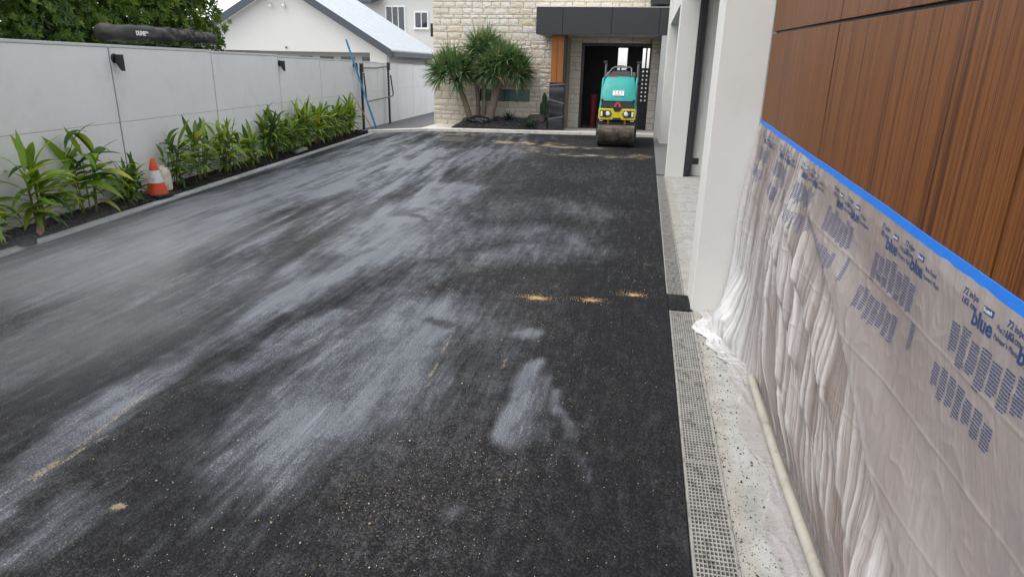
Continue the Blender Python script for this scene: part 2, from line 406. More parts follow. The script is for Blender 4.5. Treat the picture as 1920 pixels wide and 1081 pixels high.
def mk_film():
    b = NB('drop_film'); g = b.pos()
    lay = b.attr('lay'); fc = b.attr('fold'); al = b.attr('along')
    cv = b.n('ShaderNodeCombineXYZ'); b.l(fc, cv.inputs[0]); b.l(b.math('MULTIPLY', al, .10), cv.inputs[1])
    def ridge(sc, det=2):
        n = b.noise(cv.outputs[0], sc, det, .5); return b.math('POWER', b.math('SUBTRACT', 1.0, b.math('ABSOLUTE', b.math('MULTIPLY', b.math('SUBTRACT', n, .5), 5.0)), clamp=True), 2.5)
    amt = b.attr('pleat')
    creases = b.bump(b.math('MULTIPLY', b.math('ADD', ridge(22), b.math('MULTIPLY', ridge(60), .5)), b.math('ADD', amt, .12)), .5, .009)
    fl = b.noise(g, 26, 3, .5, 1.2); fl = b.math('POWER', b.math('SUBTRACT', 1.0, b.math('ABSOLUTE', b.math('MULTIPLY', b.math('SUBTRACT', fl, .5), 9.0)), clamp=True), 2.0)
    creases = b.bump(fl, .06, .003, creases)
    p = b.bsdf(b.mix(lay, (.56,.525,.51), (.80,.80,.80)), .19, 0, .65, creases)
    t = b.n('ShaderNodeBsdfTranslucent'); t.inputs[0].default_value = (.6,.58,.57,1)
    m1 = b.n('ShaderNodeMixShader'); m1.inputs[0].default_value = .25; b.l(p, m1.inputs[1]); b.l(t.outputs[0], m1.inputs[2])
    tr = b.n('ShaderNodeBsdfTransparent'); tr.inputs[0].default_value = (.97,.97,.98,1)
    lw = b.n('ShaderNodeLayerWeight'); lw.inputs[0].default_value = .35
    a = b.math('ADD', b.math('ADD', .46, b.math('MULTIPLY', lay, .46)), b.math('MULTIPLY', lw.outputs['Facing'], .18), clamp=True)
    m2 = b.n('ShaderNodeMixShader'); b.l(a, m2.inputs[0]); b.l(tr.outputs[0], m2.inputs[1]); b.l(m1.outputs[0], m2.inputs[2])
    b.done(m2.outputs[0])
mk_film()
M = MAT

# ------------------------------------------------------------------ the setting
FD = Vector((-.1240, .9923, 0)); FN = Vector((.9923, .1240, 0)); FO = Vector((-6.25, 6.8, 0))
FANG = math.atan2(FD.y, FD.x) - math.pi / 2
def FP(s, off, z): return FO + FD * s + FN * off + Vector((0, 0, z))
def fbox(mb, s0, s1, o0, o1, z0, z1):
    q = [FP(s0, o0, 0), FP(s0, o1, 0), FP(s1, o1, 0), FP(s1, o0, 0)]
    return mb.hexa([(p.x, p.y, z0) for p in q], [(p.x, p.y, z1) for p in q])
def kerb_x(y): return -5.568 - .1131 * (y - 4.68)          # asphalt / kerb joint

struct('ground', MB().box(-400, 400, -300, 600, -.6, -.35), M['neighbour_ground'])

# asphalt sheet with wet film (its sky sheen painted into the colour), sand and dust laid on it as vertex attributes
SHEEN_STROKES = [
([(-2.37,1.75,0.09),(-2.44,2.22,0.11),(-2.49,2.82,0.13)],0.85),
([(-2.49,2.82,0.11),(-2.53,3.46,0.12),(-2.64,4.15,0.14),(-2.61,4.84,0.16)],0.70),
([(-2.51,4.07,0.08),(-2.53,4.79,0.09),(-2.45,5.60,0.11)],1.00),
([(-1.55,2.40,0.24),(-1.49,2.96,0.28),(-1.47,3.72,0.34),(-1.42,4.23,0.37)],0.75),
([(-1.35,2.65,0.24),(-1.30,3.27,0.29)],0.80),
([(-0.72,2.80,0.06),(-0.70,3.08,0.06),(-0.71,3.42,0.07),(-0.71,3.69,0.05)],0.95),
([(-0.60,2.88,0.08),(-0.57,3.18,0.09),(-0.59,3.45,0.09)],0.60),
([(-0.42,3.31,0.03),(-0.32,2.91,0.03)],0.90),
([(-0.29,2.74,0.02),(-0.21,2.54,0.02)],0.60),
([(-2.80,5.77,0.21),(-2.74,6.73,0.24),(-2.72,7.98,0.28),(-2.79,9.43,0.32)],0.85),
([(-2.56,4.85,0.26),(-2.46,5.76,0.30),(-2.41,7.25,0.36)],0.50),
([(-2.17,5.84,0.30),(-1.90,6.59,0.33),(-1.34,7.00,0.35),(-0.70,6.68,0.33)],0.40),
([(-1.42,5.85,0.27),(-0.96,6.17,0.28),(-0.35,6.34,0.29)],0.50),
([(-2.13,7.65,0.38),(-1.36,8.58,0.42),(-0.54,8.12,0.39)],0.30),
([(-5.12,6.18,0.32),(-5.20,8.20,0.41),(-5.21,10.96,0.53),(-5.15,14.09,0.66)],0.45),
([(-4.47,6.37,0.19),(-4.46,8.02,0.23),(-4.44,10.55,0.30),(-4.34,13.86,0.38)],0.55),
([(-4.58,3.78,0.44),(-4.63,4.62,0.52),(-4.64,5.81,0.62)],0.40),
([(-3.47,2.75,0.26),(-3.52,3.60,0.31),(-3.49,4.61,0.38)],0.25),
([(-3.93,9.31,0.45),(-3.44,12.36,0.59),(-2.58,14.55,0.68)],0.35),
([(-2.17,3.07,0.09),(-2.07,3.57,0.10),(-2.01,4.08,0.11)],0.50),
([(-1.88,3.80,0.14),(-1.85,4.48,0.16),(-1.71,5.40,0.18)],0.45),
([(-0.84,4.06,0.06),(-0.73,4.17,0.06)],0.70),
([(-1.52,1.81,0.04),(-1.53,2.04,0.04)],0.40),
([(-0.79,2.17,0.03),(-0.77,2.23,0.03)],0.50),
([(-2.10,1.50,0.07),(-2.12,1.80,0.08)],0.40)]
DARKS = [[(-2.67,7.33,.11),(-2.62,7.67,.13)], [(-2.37,7.12,.05),(-2.52,7.37,.05)], [(-.52,6.0,.05),(-.35,6.01,.05)], [(-1.32,4.15,.06),(-1.24,4.09,.06)],
         [(-2.26,2.78,.05),(-2.24,3.36,.07)], [(-2.28,2.71,.05),(-2.24,2.49,.06),(-2.2,1.59,.05)]]
SANDL = [[(-2.46,1.83),(-2.44,2.15),(-2.53,2.78)],[(-2.43,1.95),(-2.4,2.33)],[(-1.96,4.1),(-1.99,4.32)],[(-2.04,3.58),(-2.0,3.73)],[(-1.57,4.68),(-1.58,4.99)],
 [(-2.56,3.95),(-2.52,4.25)],[(-1.96,1.84),(-1.93,1.93)],[(-1.08,3.19),(-1.15,3.8),(-1.18,4.08)],[(-2.01,5.69),(-2.03,6.09)],[(-3.04,5.81),(-2.98,6.28)],
 [(-4.3,6.41),(-4.37,7.85)],[(-4.26,5.07),(-4.32,6.14)],[(-3.66,4.02),(-3.71,4.7)],[(-.7,3.49),(-.7,3.73)],[(-.67,4.06),(-.54,3.95)],[(-2.46,5.76),(-2.49,6.42)]]
def seg_field(X, Y, pts):
    """normalised distance (1 at the half width) to a polyline whose points carry half widths"""
    best = np.full(X.shape, 1e9)
    for (ax, ay, aw), (bx, by, bw) in zip(pts[:-1], pts[1:]):
        dx, dy = bx - ax, by - ay; L = dx*dx + dy*dy
        t = np.clip(((X-ax)*dx + (Y-ay)*dy) / L, 0, 1)
        d = np.hypot(X - ax - t*dx, (Y - ay - t*dy)) / (aw + (bw-aw)*t)
        best = np.minimum(best, d)
    return best
def build_asphalt():
    ys = [-2.5]
    while ys[-1] < 18.6: ys.append(ys[-1] + .022 + .0042 * max(0, ys[-1]))
    ys = np.array(ys); nx = 250; us = np.linspace(0, 1, nx)
    U, Y = np.meshgrid(us, ys)
    XL = kerb_x(Y) ; XR = np.where(Y > 11.6, .296, .3)
    X = XL + (XR - XL) * U
    wx = X + (fbm(X*1.5, Y*.8, 3) - .5) * .55 + (fbm(X*6, Y*2.2, 5) - .5) * .22
    wy = Y + (fbm(X*1.1, Y*.8, 9) - .5) * .5
    film = np.zeros_like(X)  # mask of the wet film and the sky sheen painted on it
    for pts, i in SHEEN_STROKES:
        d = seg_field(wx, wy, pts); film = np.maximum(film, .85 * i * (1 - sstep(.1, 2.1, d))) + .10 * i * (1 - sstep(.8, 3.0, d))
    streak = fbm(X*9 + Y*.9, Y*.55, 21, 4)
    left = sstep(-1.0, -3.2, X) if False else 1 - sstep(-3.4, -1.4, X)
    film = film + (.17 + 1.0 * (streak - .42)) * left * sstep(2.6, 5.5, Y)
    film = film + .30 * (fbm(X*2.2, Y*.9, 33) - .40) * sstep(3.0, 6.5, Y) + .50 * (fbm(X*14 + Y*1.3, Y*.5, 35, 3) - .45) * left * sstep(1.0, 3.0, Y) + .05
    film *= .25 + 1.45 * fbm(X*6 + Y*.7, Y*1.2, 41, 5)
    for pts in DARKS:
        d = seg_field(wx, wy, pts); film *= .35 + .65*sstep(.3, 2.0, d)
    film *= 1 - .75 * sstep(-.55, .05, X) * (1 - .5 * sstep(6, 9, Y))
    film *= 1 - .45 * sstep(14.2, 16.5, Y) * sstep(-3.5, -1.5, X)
    sand = np.zeros_like(X)
    for pts in SANDL:
        d = seg_field(X + (fbm(X*7, Y*3, 51) - .5) * .06, Y, [(*p, .011) for p in pts]); sand = np.maximum(sand, .62 * (1 - sstep(.3, 1.6, d)))
    for cx, cy, rx, ry, a in [(-1.95,1.88,.028,.022,1.1),(-1.73,15.43,.9,.35,.85),(-1.0,13.95,1.0,.28,.8),(-2.52,14.57,.35,.8,.7),(-2.81,15.85,1.3,.5,.75),(-5.02,17.4,1.0,.35,.75),(-.01,14.2,.3,.5,.75),(-3.6,17.6,1.6,.3,.45),(-1.4,5.6,.25,.7,.20),(0.12,5.9,.12,.9,.20),(-2.0,9.9,.3,.12,.4)]:
        sand = np.maximum(sand, a * np.exp(-((X-cx)/rx)**2 - ((Y-cy)/ry)**2) * (.1 + 2.6 * fbm(X*5, Y*5, 61)**2))
    dust = np.clip(.9 * fbm(X*1.2, Y*.6, 71) - .08, 0, 1) * (1 - .55 * sstep(-.7, -.1, X)) + .2 * np.exp(-((X+.9)/1.1)**2 - ((Y-2.2)/.9)**2)
    Z = .006 * (fbm(X*.8, Y*.8, 81) - .5) + .012 * np.exp(-((Y-4.95)/.14)**2) * sstep(-2.0, -.6, X) - .004
    Z += .004 * np.exp(-((Y-11.55)/.05)**2)
    ny = len(ys)
    idx = np.arange(nx*ny).reshape(ny, nx)
    faces = np.stack([idx[:-1,:-1], idx[:-1,1:], idx[1:,1:], idx[1:,:-1]], -1).reshape(-1, 4)
    me = bpy.data.meshes.new('asphalt_driveway')
    me.from_pydata(np.stack([X, Y, Z], -1).reshape(-1, 3).tolist(), [], faces.tolist()); me.update()
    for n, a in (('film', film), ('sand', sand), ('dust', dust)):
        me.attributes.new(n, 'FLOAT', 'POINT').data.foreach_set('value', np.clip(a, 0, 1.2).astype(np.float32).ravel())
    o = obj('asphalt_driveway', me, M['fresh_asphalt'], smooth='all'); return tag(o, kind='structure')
build_asphalt()
# asphalt tongue that runs between the two grates up to the pillar
def tongue():
    mb = MB(); n = 10
    for j in range(n):
        for i in range(6):
            pass
    vs = []; fs = []
    for j in range(9):
        y = 4.765 + (5.135 - 4.765) * j / 8
        for i in range(7):
            x = .299 + (.475 - .299) * i / 6
            vs.append((x, y, .004 + .016 * math.exp(-((y-4.95)/.16)**2)))
    for j in range(8):
        for i in range(6): fs.append((j*7+i, j*7+i+1, (j+1)*7+i+1, (j+1)*7+i))
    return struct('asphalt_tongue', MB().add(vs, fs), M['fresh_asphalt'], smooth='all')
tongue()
struct('driveway_base', MB().box(-8, .28, -2.6, 18.2, -.3, -.03), M['drain_dark'])

# concrete apron along the house
struct('concrete_apron', MB().box(.474, .80, -2.5, 4.95, -.25, -.001), M['apron_concrete'])
struct('garage_floor', MB().box(.436, 3.2, 5.02, 11.75, -.25, .0), M['apron_concrete'])
struct('concrete_strip', MB().box(.30, 1.2, 11.76, 18.55, -.25, .004), M['passage_paving'])

# kerb and planting bed
def strip(name, f_in, f_out, y0, y1, z0, z1, mat, n=24, wob=0.0, **k):
    mb = MB(); vs = []; fs = []
    for i in range(n + 1):
        y = y0 + (y1 - y0) * i / n; a = f_in(y) + (rnd.uniform(-wob, wob)); b_ = f_out(y) + rnd.uniform(-wob, wob)
        vs += [(a, y, z0), (b_, y, z0), (b_, y, z1), (a, y, z1)]
    for i in range(n):
        q = i * 4
        for e in range(4): fs.append((q+e, q+(e+1) % 4, q+4+(e+1) % 4, q+4+e))
    fs += [(0,1,2,3), (n*4+3, n*4+2, n*4+1, n*4)]
    return struct(name, mb.add(vs, fs), mat, **k)
def fence_x(y): return FO.x + FD.x / FD.y * (y - FO.y)
strip('kerb', lambda y: kerb_x(y) - .115, lambda y: kerb_x(y) - .002, -2.5, 16.62, -.1, .022, M['kerb_concrete'], 60, .004, bevel=.008)
def bed():
    vs = []; fs = []; n = 260; m = 9
    for i in range(n + 1):
        y = -2.5 + 19.0 * i / n
        for j in range(m):
            t = j / (m - 1); x = kerb_x(y) - .113 + (fence_x(y) + .02 - kerb_x(y) + .113) * t
            z = .012 + .06 * math.sin(min(1, t * 1.3) * math.pi * .5) + .018 * mnoise.noise(Vector((x*7, y*7, 0)))
            vs.append((x, y, z))
    for i in range(n):
        for j in range(m - 1): fs.append((i*m+j, i*m+j+1, (i+1)*m+j+1, (i+1)*m+j))
    struct('planting_bed', MB().add(vs, fs), M['soil'], smooth='all')
bed()
def chunk(r, seed, n=6):
    """a low-poly rock chip"""
    bm = bmesh.new(); bmesh.ops.create_icosphere(bm, subdivisions=1, radius=r); q = random.Random(seed)
    for v in bm.verts: v.co *= q.uniform(.6, 1.2)
    vs = [v.co.copy() for v in bm.verts]; fs = [[v.index for v in f.verts] for f in bm.faces]; bm.free(); return vs, fs
CH = [chunk(1, i) for i in range(8)]
def scatter(name, pts, mat, kind='stuff', parent=None, smooth=False):
    """pts: (x, y, z, size, flat)"""
    V = []; F = []
    for (x, y, z, s, fl) in pts:
        vs, fs = rnd.choice(CH); a = rnd.uniform(0, 6.28); ca, sa = math.cos(a), math.sin(a); b0 = len(V)
        for v in vs: V.append((x + s*(v.x*ca - v.y*sa), y + s*(v.x*sa + v.y*ca), z + s*fl*v.z))
        F += [tuple(b0 + i for i in f) for f in fs]
    me = bpy.data.meshes.new(name); me.from_pydata(V, [], F); me.update()
    o = obj(name, me, mat, parent); tag(o, kind=kind); return o
pp = []
for i in range(5200):
    y = 1.5 + 15.0 * rnd.random() ** 1.1; t = rnd.random(); x = kerb_x(y) - .12 + (fence_x(y) + .02 - kerb_x(y) + .12) * t
    pp.append((x, y, .022 + .058 * math.sin(min(1, t*1.3) * 1.57) + rnd.uniform(-.004, .012), rnd.uniform(.010, .030), rnd.uniform(.6, 1)))
tag(scatter('lava_rock_mulch', pp, M['lava_rock']), 'dark lava rock mulch covering the narrow planting bed', 'mulch', kind='stuff')

# far end: concrete edging band, garden bed, side passage, porch floor
BAND = [(-7.10,16.62),(-6.62,17.05),(-5.84,17.81),(-4.87,18.07),(-2.36,18.42),(-1.36,18.52),(.30,18.56)]
def band():
    vs = []; fs = []; n = len(BAND)
    for x, y in BAND: vs += [(x, y, -.1), (x, y, .075), (x - .05, y + .24, .078), (x - .05, y + .24, -.1)]
    for i in range(n - 1):
        q = i * 4
        for e in range(4): fs.append((q+e, q+(e+1) % 4, q+4+(e+1) % 4, q+4+e))
    fs += [(3,2,1,0), ((n-1)*4, (n-1)*4+1, (n-1)*4+2, (n-1)*4+3)]
    struct('edging_band', MB().add(vs, fs), M['band_concrete'], bevel=.01)
band()
struct('side_passage', MB().add([(-7.4,16.6,.05),(-6.6,17.2,.05),(-5.9,17.95,.05),(-5.9,34,-.25),(-9.9,34,-.25),(-7.9,19.0,.0)], [(0,1,2,3,4,5)]), M['passage_paving'])
struct('porch_floor', MB().box(-2.75, .95, 18.62, 20.05, -.2, .06), M['band_concrete'])
struct('garden_apron', MB().add([(-6.12,17.78,.062),(-5.2,18.05,.062),(-5.2,19.6,.066),(-6.12,19.6,.066)], [(0,1,2,3)]), M['band_concrete'])
def garden():
    vs = []; fs = []; nx, ny = 50, 14
    for j in range(ny):
        for i in range(nx):
            x = -5.35 + (2.7) * i / (nx-1); t = j / (ny-1); y0 = 18.05 + .36 * max(0, min(1, (x + 4.9) / 2.4)); y = y0 + .2 + (19.55 - y0 - .2) * t
            hump = .26 * max(0, min(1, (x + 5.40) / .45)) * math.sin(min(1, t*1.6) * 1.57)
            vs.append((x, y, .06 + hump + .03 * mnoise.noise(Vector((x*5, y*5, 1)))))
    for j in range(ny-1):
        for i in range(nx-1): fs.append((j*nx+i, j*nx+i+1, (j+1)*nx+i+1, (j+1)*nx+i))
    struct('garden_bed', MB().add(vs, fs), M['soil'], smooth='all')
garden()
def gz(x, y):
    y0 = 18.05 + .36 * max(0, min(1, (x + 4.9) / 2.4)); t = max(0, min(1, (y - y0 - .2) / (19.35 - y0)))
    return .06 + .26 * max(0, min(1, (x + 5.40) / .45)) * math.sin(min(1, t*1.6) * 1.57)
pp = []
for i in range(2600):
    x = rnd.uniform(-5.3, -2.66); y = rnd.uniform(18.35 + .3*max(0, min(1, (x+4.9)/2.4)), 19.45)
    pp.append((x, y, gz(x, y) + .012, rnd.uniform(.012, .032), .7))
tag(scatter('garden_gravel', pp, M['garden_gravel']), 'dark gravel spread under the dragon trees', 'gravel', kind='stuff')

# ------------------------------------------------------------------ boundary wall
JO = [-9.3, -6.85, -4.45, -2.03, .40, 2.81, 5.32, 7.61, 10.03, 12.45, 14.9, 17.3, 19.7, 22.1]
bw = thing('boundary_wall', FP(0, 0, 0), 'long pale grey panel boundary wall behind the row of ginger plants', 'wall')
for a, b_ in zip(JO[:-1], JO[1:]):
    top = 1.87 - .008 * max(0, a - 1); zb = -.3
    g = .013
    obj('lower_panel', fbox(MB(), a + g, b_ - g, -.075, 0, zb, .9700), M['fence_render'], bw, bevel=.004)
    obj('upper_panel', fbox(MB(), a + g, b_ - g, -.075, .0015, .973, top - .034), M['fence_render'], bw, bevel=.004)
    obj('coping', fbox(MB(), a + g, b_ - g, -.085, .010, top - .032, top), M['coping'], bw, bevel=.004)
    obj('joint_strip', fbox(MB(), b_ - g + .0005, b_ + g - .0005, -.07, -.012, zb, top - .02), M['black_plastic'], bw)
for s, z, lab in ((.47, 1.715, 'black wedge shaped wall light nearest the left edge of the wall'), (5.36, 1.70, 'black wedge shaped wall light on the middle of the boundary wall'), (10.12, 1.70, 'small black wall light behind the leaning blue pole')):
    wl = thing('wall_light', FP(s, 0, z), lab, 'wall light', 'wall lights on the boundary wall', FANG)
    obj('back_plate', MB().lathe([(.055, .0), (.055, .018), (.048, .024)], (0,0,0), 16, 'x'), M['black_metal'], wl, smooth=True, local=True)
    obj('arm', MB().box(.02, .05, -.02, .02, -.02, .02), M['black_metal'], wl, local=True)
    pf = [(.03,.045),(.105,.045),(.105,-.145),(.09,-.135),(.06,-.09),(.038,-.04)]
    obj('wedge_shade', MB().prism(pf, .0, .09, 'y') if False else MB().prism([(a, c) for a, c in pf], -.036, .036, 'y'), M['black_metal'], wl, local=True, bevel=.004)

# ------------------------------------------------------------------ the house: stone wing, porch, garage pillars, timber wall
house = thing('house', (.8, 12, 0), 'stone and render house with dark porch canopy and timber clad garage side', 'house')
SY = 19.5
stone_wall = obj('stone_wall', MB().box(-6.17, -2.42, SY + .035, 20.1, -.2, .0) .box(-6.17, -2.42, SY + .035, 20.1, .0, .79)
    .box(-6.17, -4.78, SY + .035, 20.1, .79, 1.11).box(-3.30, -2.42, SY + .035, 20.1, .79, 1.11).box(-6.17, -2.42, SY + .035, 20.1, 1.11, 3.1).box(-6.17, .42, SY + .035, 20.1, 3.1, 4.28), M['mortar'], house)
# random ashlar
STONES = []
def mk_stone_mesh(i):
    q = random.Random(100 + i); n, m = 4, 3; vs = []; fs = []
    for j in range(m + 1):
        for k in range(n + 1):
            ex = k in (0, n); ey = j in (0, m)
            x = k / n - .5; z = j / m - .5
            if not ex: x += q.uniform(-.05, .05)
            if not ey: z += q.uniform(-.06, .06)
            if ex: x += q.uniform(0, .016) * (1 if k == 0 else -1)
            if ey: z += q.uniform(0, .028) * (1 if j == 0 else -1)
            vs.append((x, -(q.uniform(.30, .70) if (ex or ey) else q.uniform(.60, 1.0)), z))
    for j in range(m):
        for k in range(n): a = j*(n+1)+k; fs.append((a, a+1, a+n+2, a+n+1))
    ring = [k for k in range(n+1)] + [j*(n+1)+n for j in range(1, m+1)] + [m*(n+1)+k for k in range(n-1, -1, -1)] + [j*(n+1) for j in range(m-1, 0, -1)]
    b0 = len(vs)
    for r in ring: vs.append((vs[r][0], 1.0, vs[r][2]))
    L = len(ring)
    for e in range(L): fs.append((ring[(e+1) % L], ring[e], b0+e, b0+(e+1) % L))
    me = MB().add(vs, fs).mesh('stone'); me.materials.append(M['cut_stone']); return me
SM = [mk_stone_mesh(i) for i in range(12)]
def lay(parent, x0, x1, z0, z1, y, holes=(), hmin=.13, hmax=.26, wmin=.20, wmax=.50, axis='x', seed=1):
    q = random.Random(seed); z = z0
    def put(a, b_, c, d):
        for (hx0, hx1, hz0, hz1) in holes:
            if a < hx1 - .005 and b_ > hx0 + .005 and c < hz1 - .005 and d > hz0 + .005:
                parts = []
                if a < hx0 - .05: parts.append((a, hx0, c, d))
                if b_ > hx1 + .05: parts.append((hx1, b_, c, d))
                ma, mb_ = max(a, hx0), min(b_, hx1)
                if c < hz0 - .04: parts.append((ma, mb_, c, hz0))
                if d > hz1 + .04: parts.append((ma, mb_, hz1, d))
                for p in parts: put1(*p)
                return
        put1(a, b_, c, d)
    def put1(a, b_, c, d):
        o = bpy.data.objects.new('stone', q.choice(SM)); COL.objects.link(o)
        g = .007; sx, sz = b_ - a - g, d - c - g; cx, cz = (a + b_) / 2, (c + d) / 2
        if axis == 'x': o.location = (cx, y, cz); o.scale = (sx * q.choice((-1, 1)), .030, sz)
        else: o.location = (y, cx, cz); o.rotation_euler = (0, 0, math.pi / 2); o.scale = (sx, .030, sz)
        adopt(o, parent)
    while z < z1 - .06:
        h = min(q.uniform(hmin, hmax), z1 - z)
        if z1 - z - h < .08: h = z1 - z
        x = x0
        while x < x1 - .04:
            w = q.uniform(wmin, wmax) * (1.0 if h > .17 else .85)
            if x1 - x - w < .15: w = x1 - x
            if h > .2 and q.random() < .42:
                k = h * q.uniform(.4, .6); s = w * q.uniform(.35, .65)
                if q.random() < .5: put(x, x+w, z, z+k); put(x, x+s, z+k, z+h); put(x+s, x+w, z+k, z+h)
                else: put(x, x+s, z, z+k); put(x+s, x+w, z, z+k); put(x, x+w, z+k, z+h)
            else: put(x, x+w, z, z+h)
            x += w
        z += h
lay(stone_wall, -6.19, -2.40, .0, 3.12, SY + .035, holes=[(-4.78, -3.30, .79, 1.11)], seed=5)
obj('parapet_cap', MB().box(-6.25, .44, SY - .02, 20.15, 4.285, 4.35), M['dark_fascia'], house)
lay(stone_wall, -6.19, .41, 3.12, 4.28, SY + .035, seed=8, hmin=.15, hmax=.25)
lay(stone_wall, SY + .05, 20.1, .0, 3.1, -6.17, axis='y', seed=12, hmin=.2, hmax=.3)
slot = obj('slot_window', MB().box(-4.78, -3.30, SY + .075, SY + .11, .79, 1.11).box(-4.79, -3.29, SY + .02, SY + .1, .772, .795), M['black_metal'], house)
for a, b_ in ((-4.76, -4.06), (-4.04, -3.32)): obj('pane', MB().box(a, b_, SY + .068, SY + .074, .80, 1.105), M['slot_glass'], slot)
cl = obj('corner_light', MB().box(-6.27, -6.19, SY + .05, SY + .17, 2.52, 2.88), M['black_metal'], house, bevel=.006)
# porch canopy
can = obj('canopy', MB().box(-2.95, .43, 18.44, 19.46, 2.60, 3.20), M['dark_fascia'], house)
for a, b_ in ((-2.985, -2.288), (-2.278, -1.014), (-1.004, .2), (.21, .445)):
    obj('fascia_panel', MB().box(a, b_, 18.40, 18.435, 2.578, 3.235), M['dark_fascia'], can, bevel=.004)
obj('fascia_panel', MB().box(-2.985, -2.955, 18.44, 19.46, 2.578, 3.235), M['dark_fascia'], can, bevel=.004)
obj('canopy_flashing', MB().box(-2.99, .45, 18.395, 19.46, 3.238, 3.25), M['band_concrete'], can)
obj('upper_box', MB().box(-.06, .44, 18.5, 19.45, 3.33, 4.2), M['dark_fascia'], house)
for a, b_ in ((-2.93, -1.35), (-1.34, .42)): obj('soffit_panel', MB().box(a, b_, 18.46, 20.0, 2.572, 2.597), M['soffit'], house)
# timber porch column, its wrapping
pc = obj('porch_column', MB().box(-2.55, -2.20, 18.72, 19.18, .06, 2.57), M['black_metal'], house)
for a, b_ in ((-2.588, -2.425), (-2.42, -2.257)): obj('timber_board', MB().box(a, b_, 18.69, 18.72, .06, 2.57), M['timber_column'], pc, bevel=.003)
obj('timber_board', MB().box(-2.575, -2.55, 18.722, 19.18, .06, 2.57), M['timber_column'], pc)
for k in range(3): obj('side_board', MB().box(-2.252 + .0, -2.225, 18.695 + k*.16, 18.85 + k*.16, .06, 2.57), M['dark_fascia'], pc, bevel=.003)
def wrap():
    t = thing('plastic_wrap', (-2.4, 18.93, .06), 'black plastic wrapped and taped round the foot of the timber porch column', 'plastic wrap')
    vs = []; fs = []; P = [(-2.605,18.672),(-2.42,18.665),(-2.21,18.672),(-2.20,18.93),(-2.205,19.2),(-2.42,19.2),(-2.6,19.2),(-2.61,18.93)]
    n = len(P); m = 26
    for j in range(m + 1):
        z = .062 + 1.29 * j / m
        for i, (x, y) in enumerate(P):
            k = 1 + .04 * mnoise.noise(Vector((x*6, y*6, z*7))) - .03 * (abs(math.sin(z * 7.5)) < .12)
            vs.append((-2.405 + (x + 2.405) * k, 18.935 + (y - 18.935) * k, z))
    for j in range(m):
        for i in range(n): fs.append((j*n+i, j*n+(i+1) % n, (j+1)*n+(i+1) % n, (j+1)*n+i))
    obj('wrap_sheet', MB().add(vs, fs), M['wrap_plastic'], t, smooth=True)
    for z, tl in ((.42, .04), (.86, -.05), (1.30, .02)):
        b = MB(); w = .022
        q = [(-2.622, 18.656), (-2.192, 18.656), (-2.192, 19.215), (-2.622, 19.215)]
        zz = [z - tl, z + tl, z + tl*1.5, z - tl]
        for i in range(4):
            (x, y), (x2, y2) = q[i], q[(i+1) % 4]; a, c = zz[i], zz[(i+1) % 4]
            b.add([(x, y, a-w), (x2, y2, c-w), (x2, y2, c+w), (x, y, a+w)], [(0,1,2,3)])
        obj('tape_band', b, M['wrap_tape'], t)
wrap()
# stone portal round the entrance
PY = 20.0
portal = obj('portal_wall', MB().box(-2.35, -1.90, PY + .035, 20.4, 0, 2.75).box(.075, .42, PY + .035, 20.4, 0, 2.75).box(-1.90, .075, PY + .035, 20.4, 2.44, 2.75), M['mortar'], house)
lay(portal, -2.22, -1.90, .06, 2.57, PY + .035, seed=21, wmin=.16, wmax=.34, hmin=.16, hmax=.34)
lay(portal, .078, .30, .06, 2.57, PY + .035, seed=22, wmin=.14, wmax=.3, hmin=.16, hmax=.34)
lay(portal, -1.90, .02, 2.43, 2.575, PY + .035, seed=23, hmin=.14, hmax=.15, wmin=.3, wmax=.5)
nib = obj('portal_nib', MB().box(-2.34, -2.235, 19.5, PY + .03, 0, 2.57), M['mortar'], house)
lay(nib, -2.345, -2.23, .06, 2.57, 19.5, seed=24, wmin=.11, wmax=.12, hmin=.14, hmax=.32)
obj('door_frame', MB().box(-1.90, -1.83, PY + .05, PY + .17, .06, 2.43).box(.035, .074, PY + .05, PY + .17, .06, 2.43).box(-1.83, .035, PY + .05, PY + .17, 2.36, 2.43), M['black_metal'], house)
# room behind the door: back wall with two slit windows
RB = 23.0
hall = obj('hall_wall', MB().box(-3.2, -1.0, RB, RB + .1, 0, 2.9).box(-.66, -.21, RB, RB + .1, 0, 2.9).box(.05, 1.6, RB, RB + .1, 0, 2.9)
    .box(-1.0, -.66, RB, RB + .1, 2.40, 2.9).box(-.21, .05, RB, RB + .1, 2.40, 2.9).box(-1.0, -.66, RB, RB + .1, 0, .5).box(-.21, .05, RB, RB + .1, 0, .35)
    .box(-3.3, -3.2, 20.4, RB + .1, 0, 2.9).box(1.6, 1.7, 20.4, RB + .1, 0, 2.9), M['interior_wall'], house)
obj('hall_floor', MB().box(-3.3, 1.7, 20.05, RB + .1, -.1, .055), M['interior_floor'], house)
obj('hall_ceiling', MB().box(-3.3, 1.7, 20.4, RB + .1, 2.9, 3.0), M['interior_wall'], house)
for a, b_, c, d in ((-1.0, -.66, .5, 2.40), (-.21, .05, .35, 2.40)):
    sw = obj('slit_window', MB().box(a, a + .02, RB + .02, RB + .06, c, d).box(b_ - .02, b_, RB + .02, RB + .06, c, d), M['black_metal'], house)
    obj('pane', MB().box(a + .02, b_ - .02, RB + .035, RB + .041, c, d), M['clear_glass'], sw)
    if b_ > 0: obj('mullion', MB().box(-.095, -.045, RB + .01, RB + .07, c, d), M['black_metal'], sw)
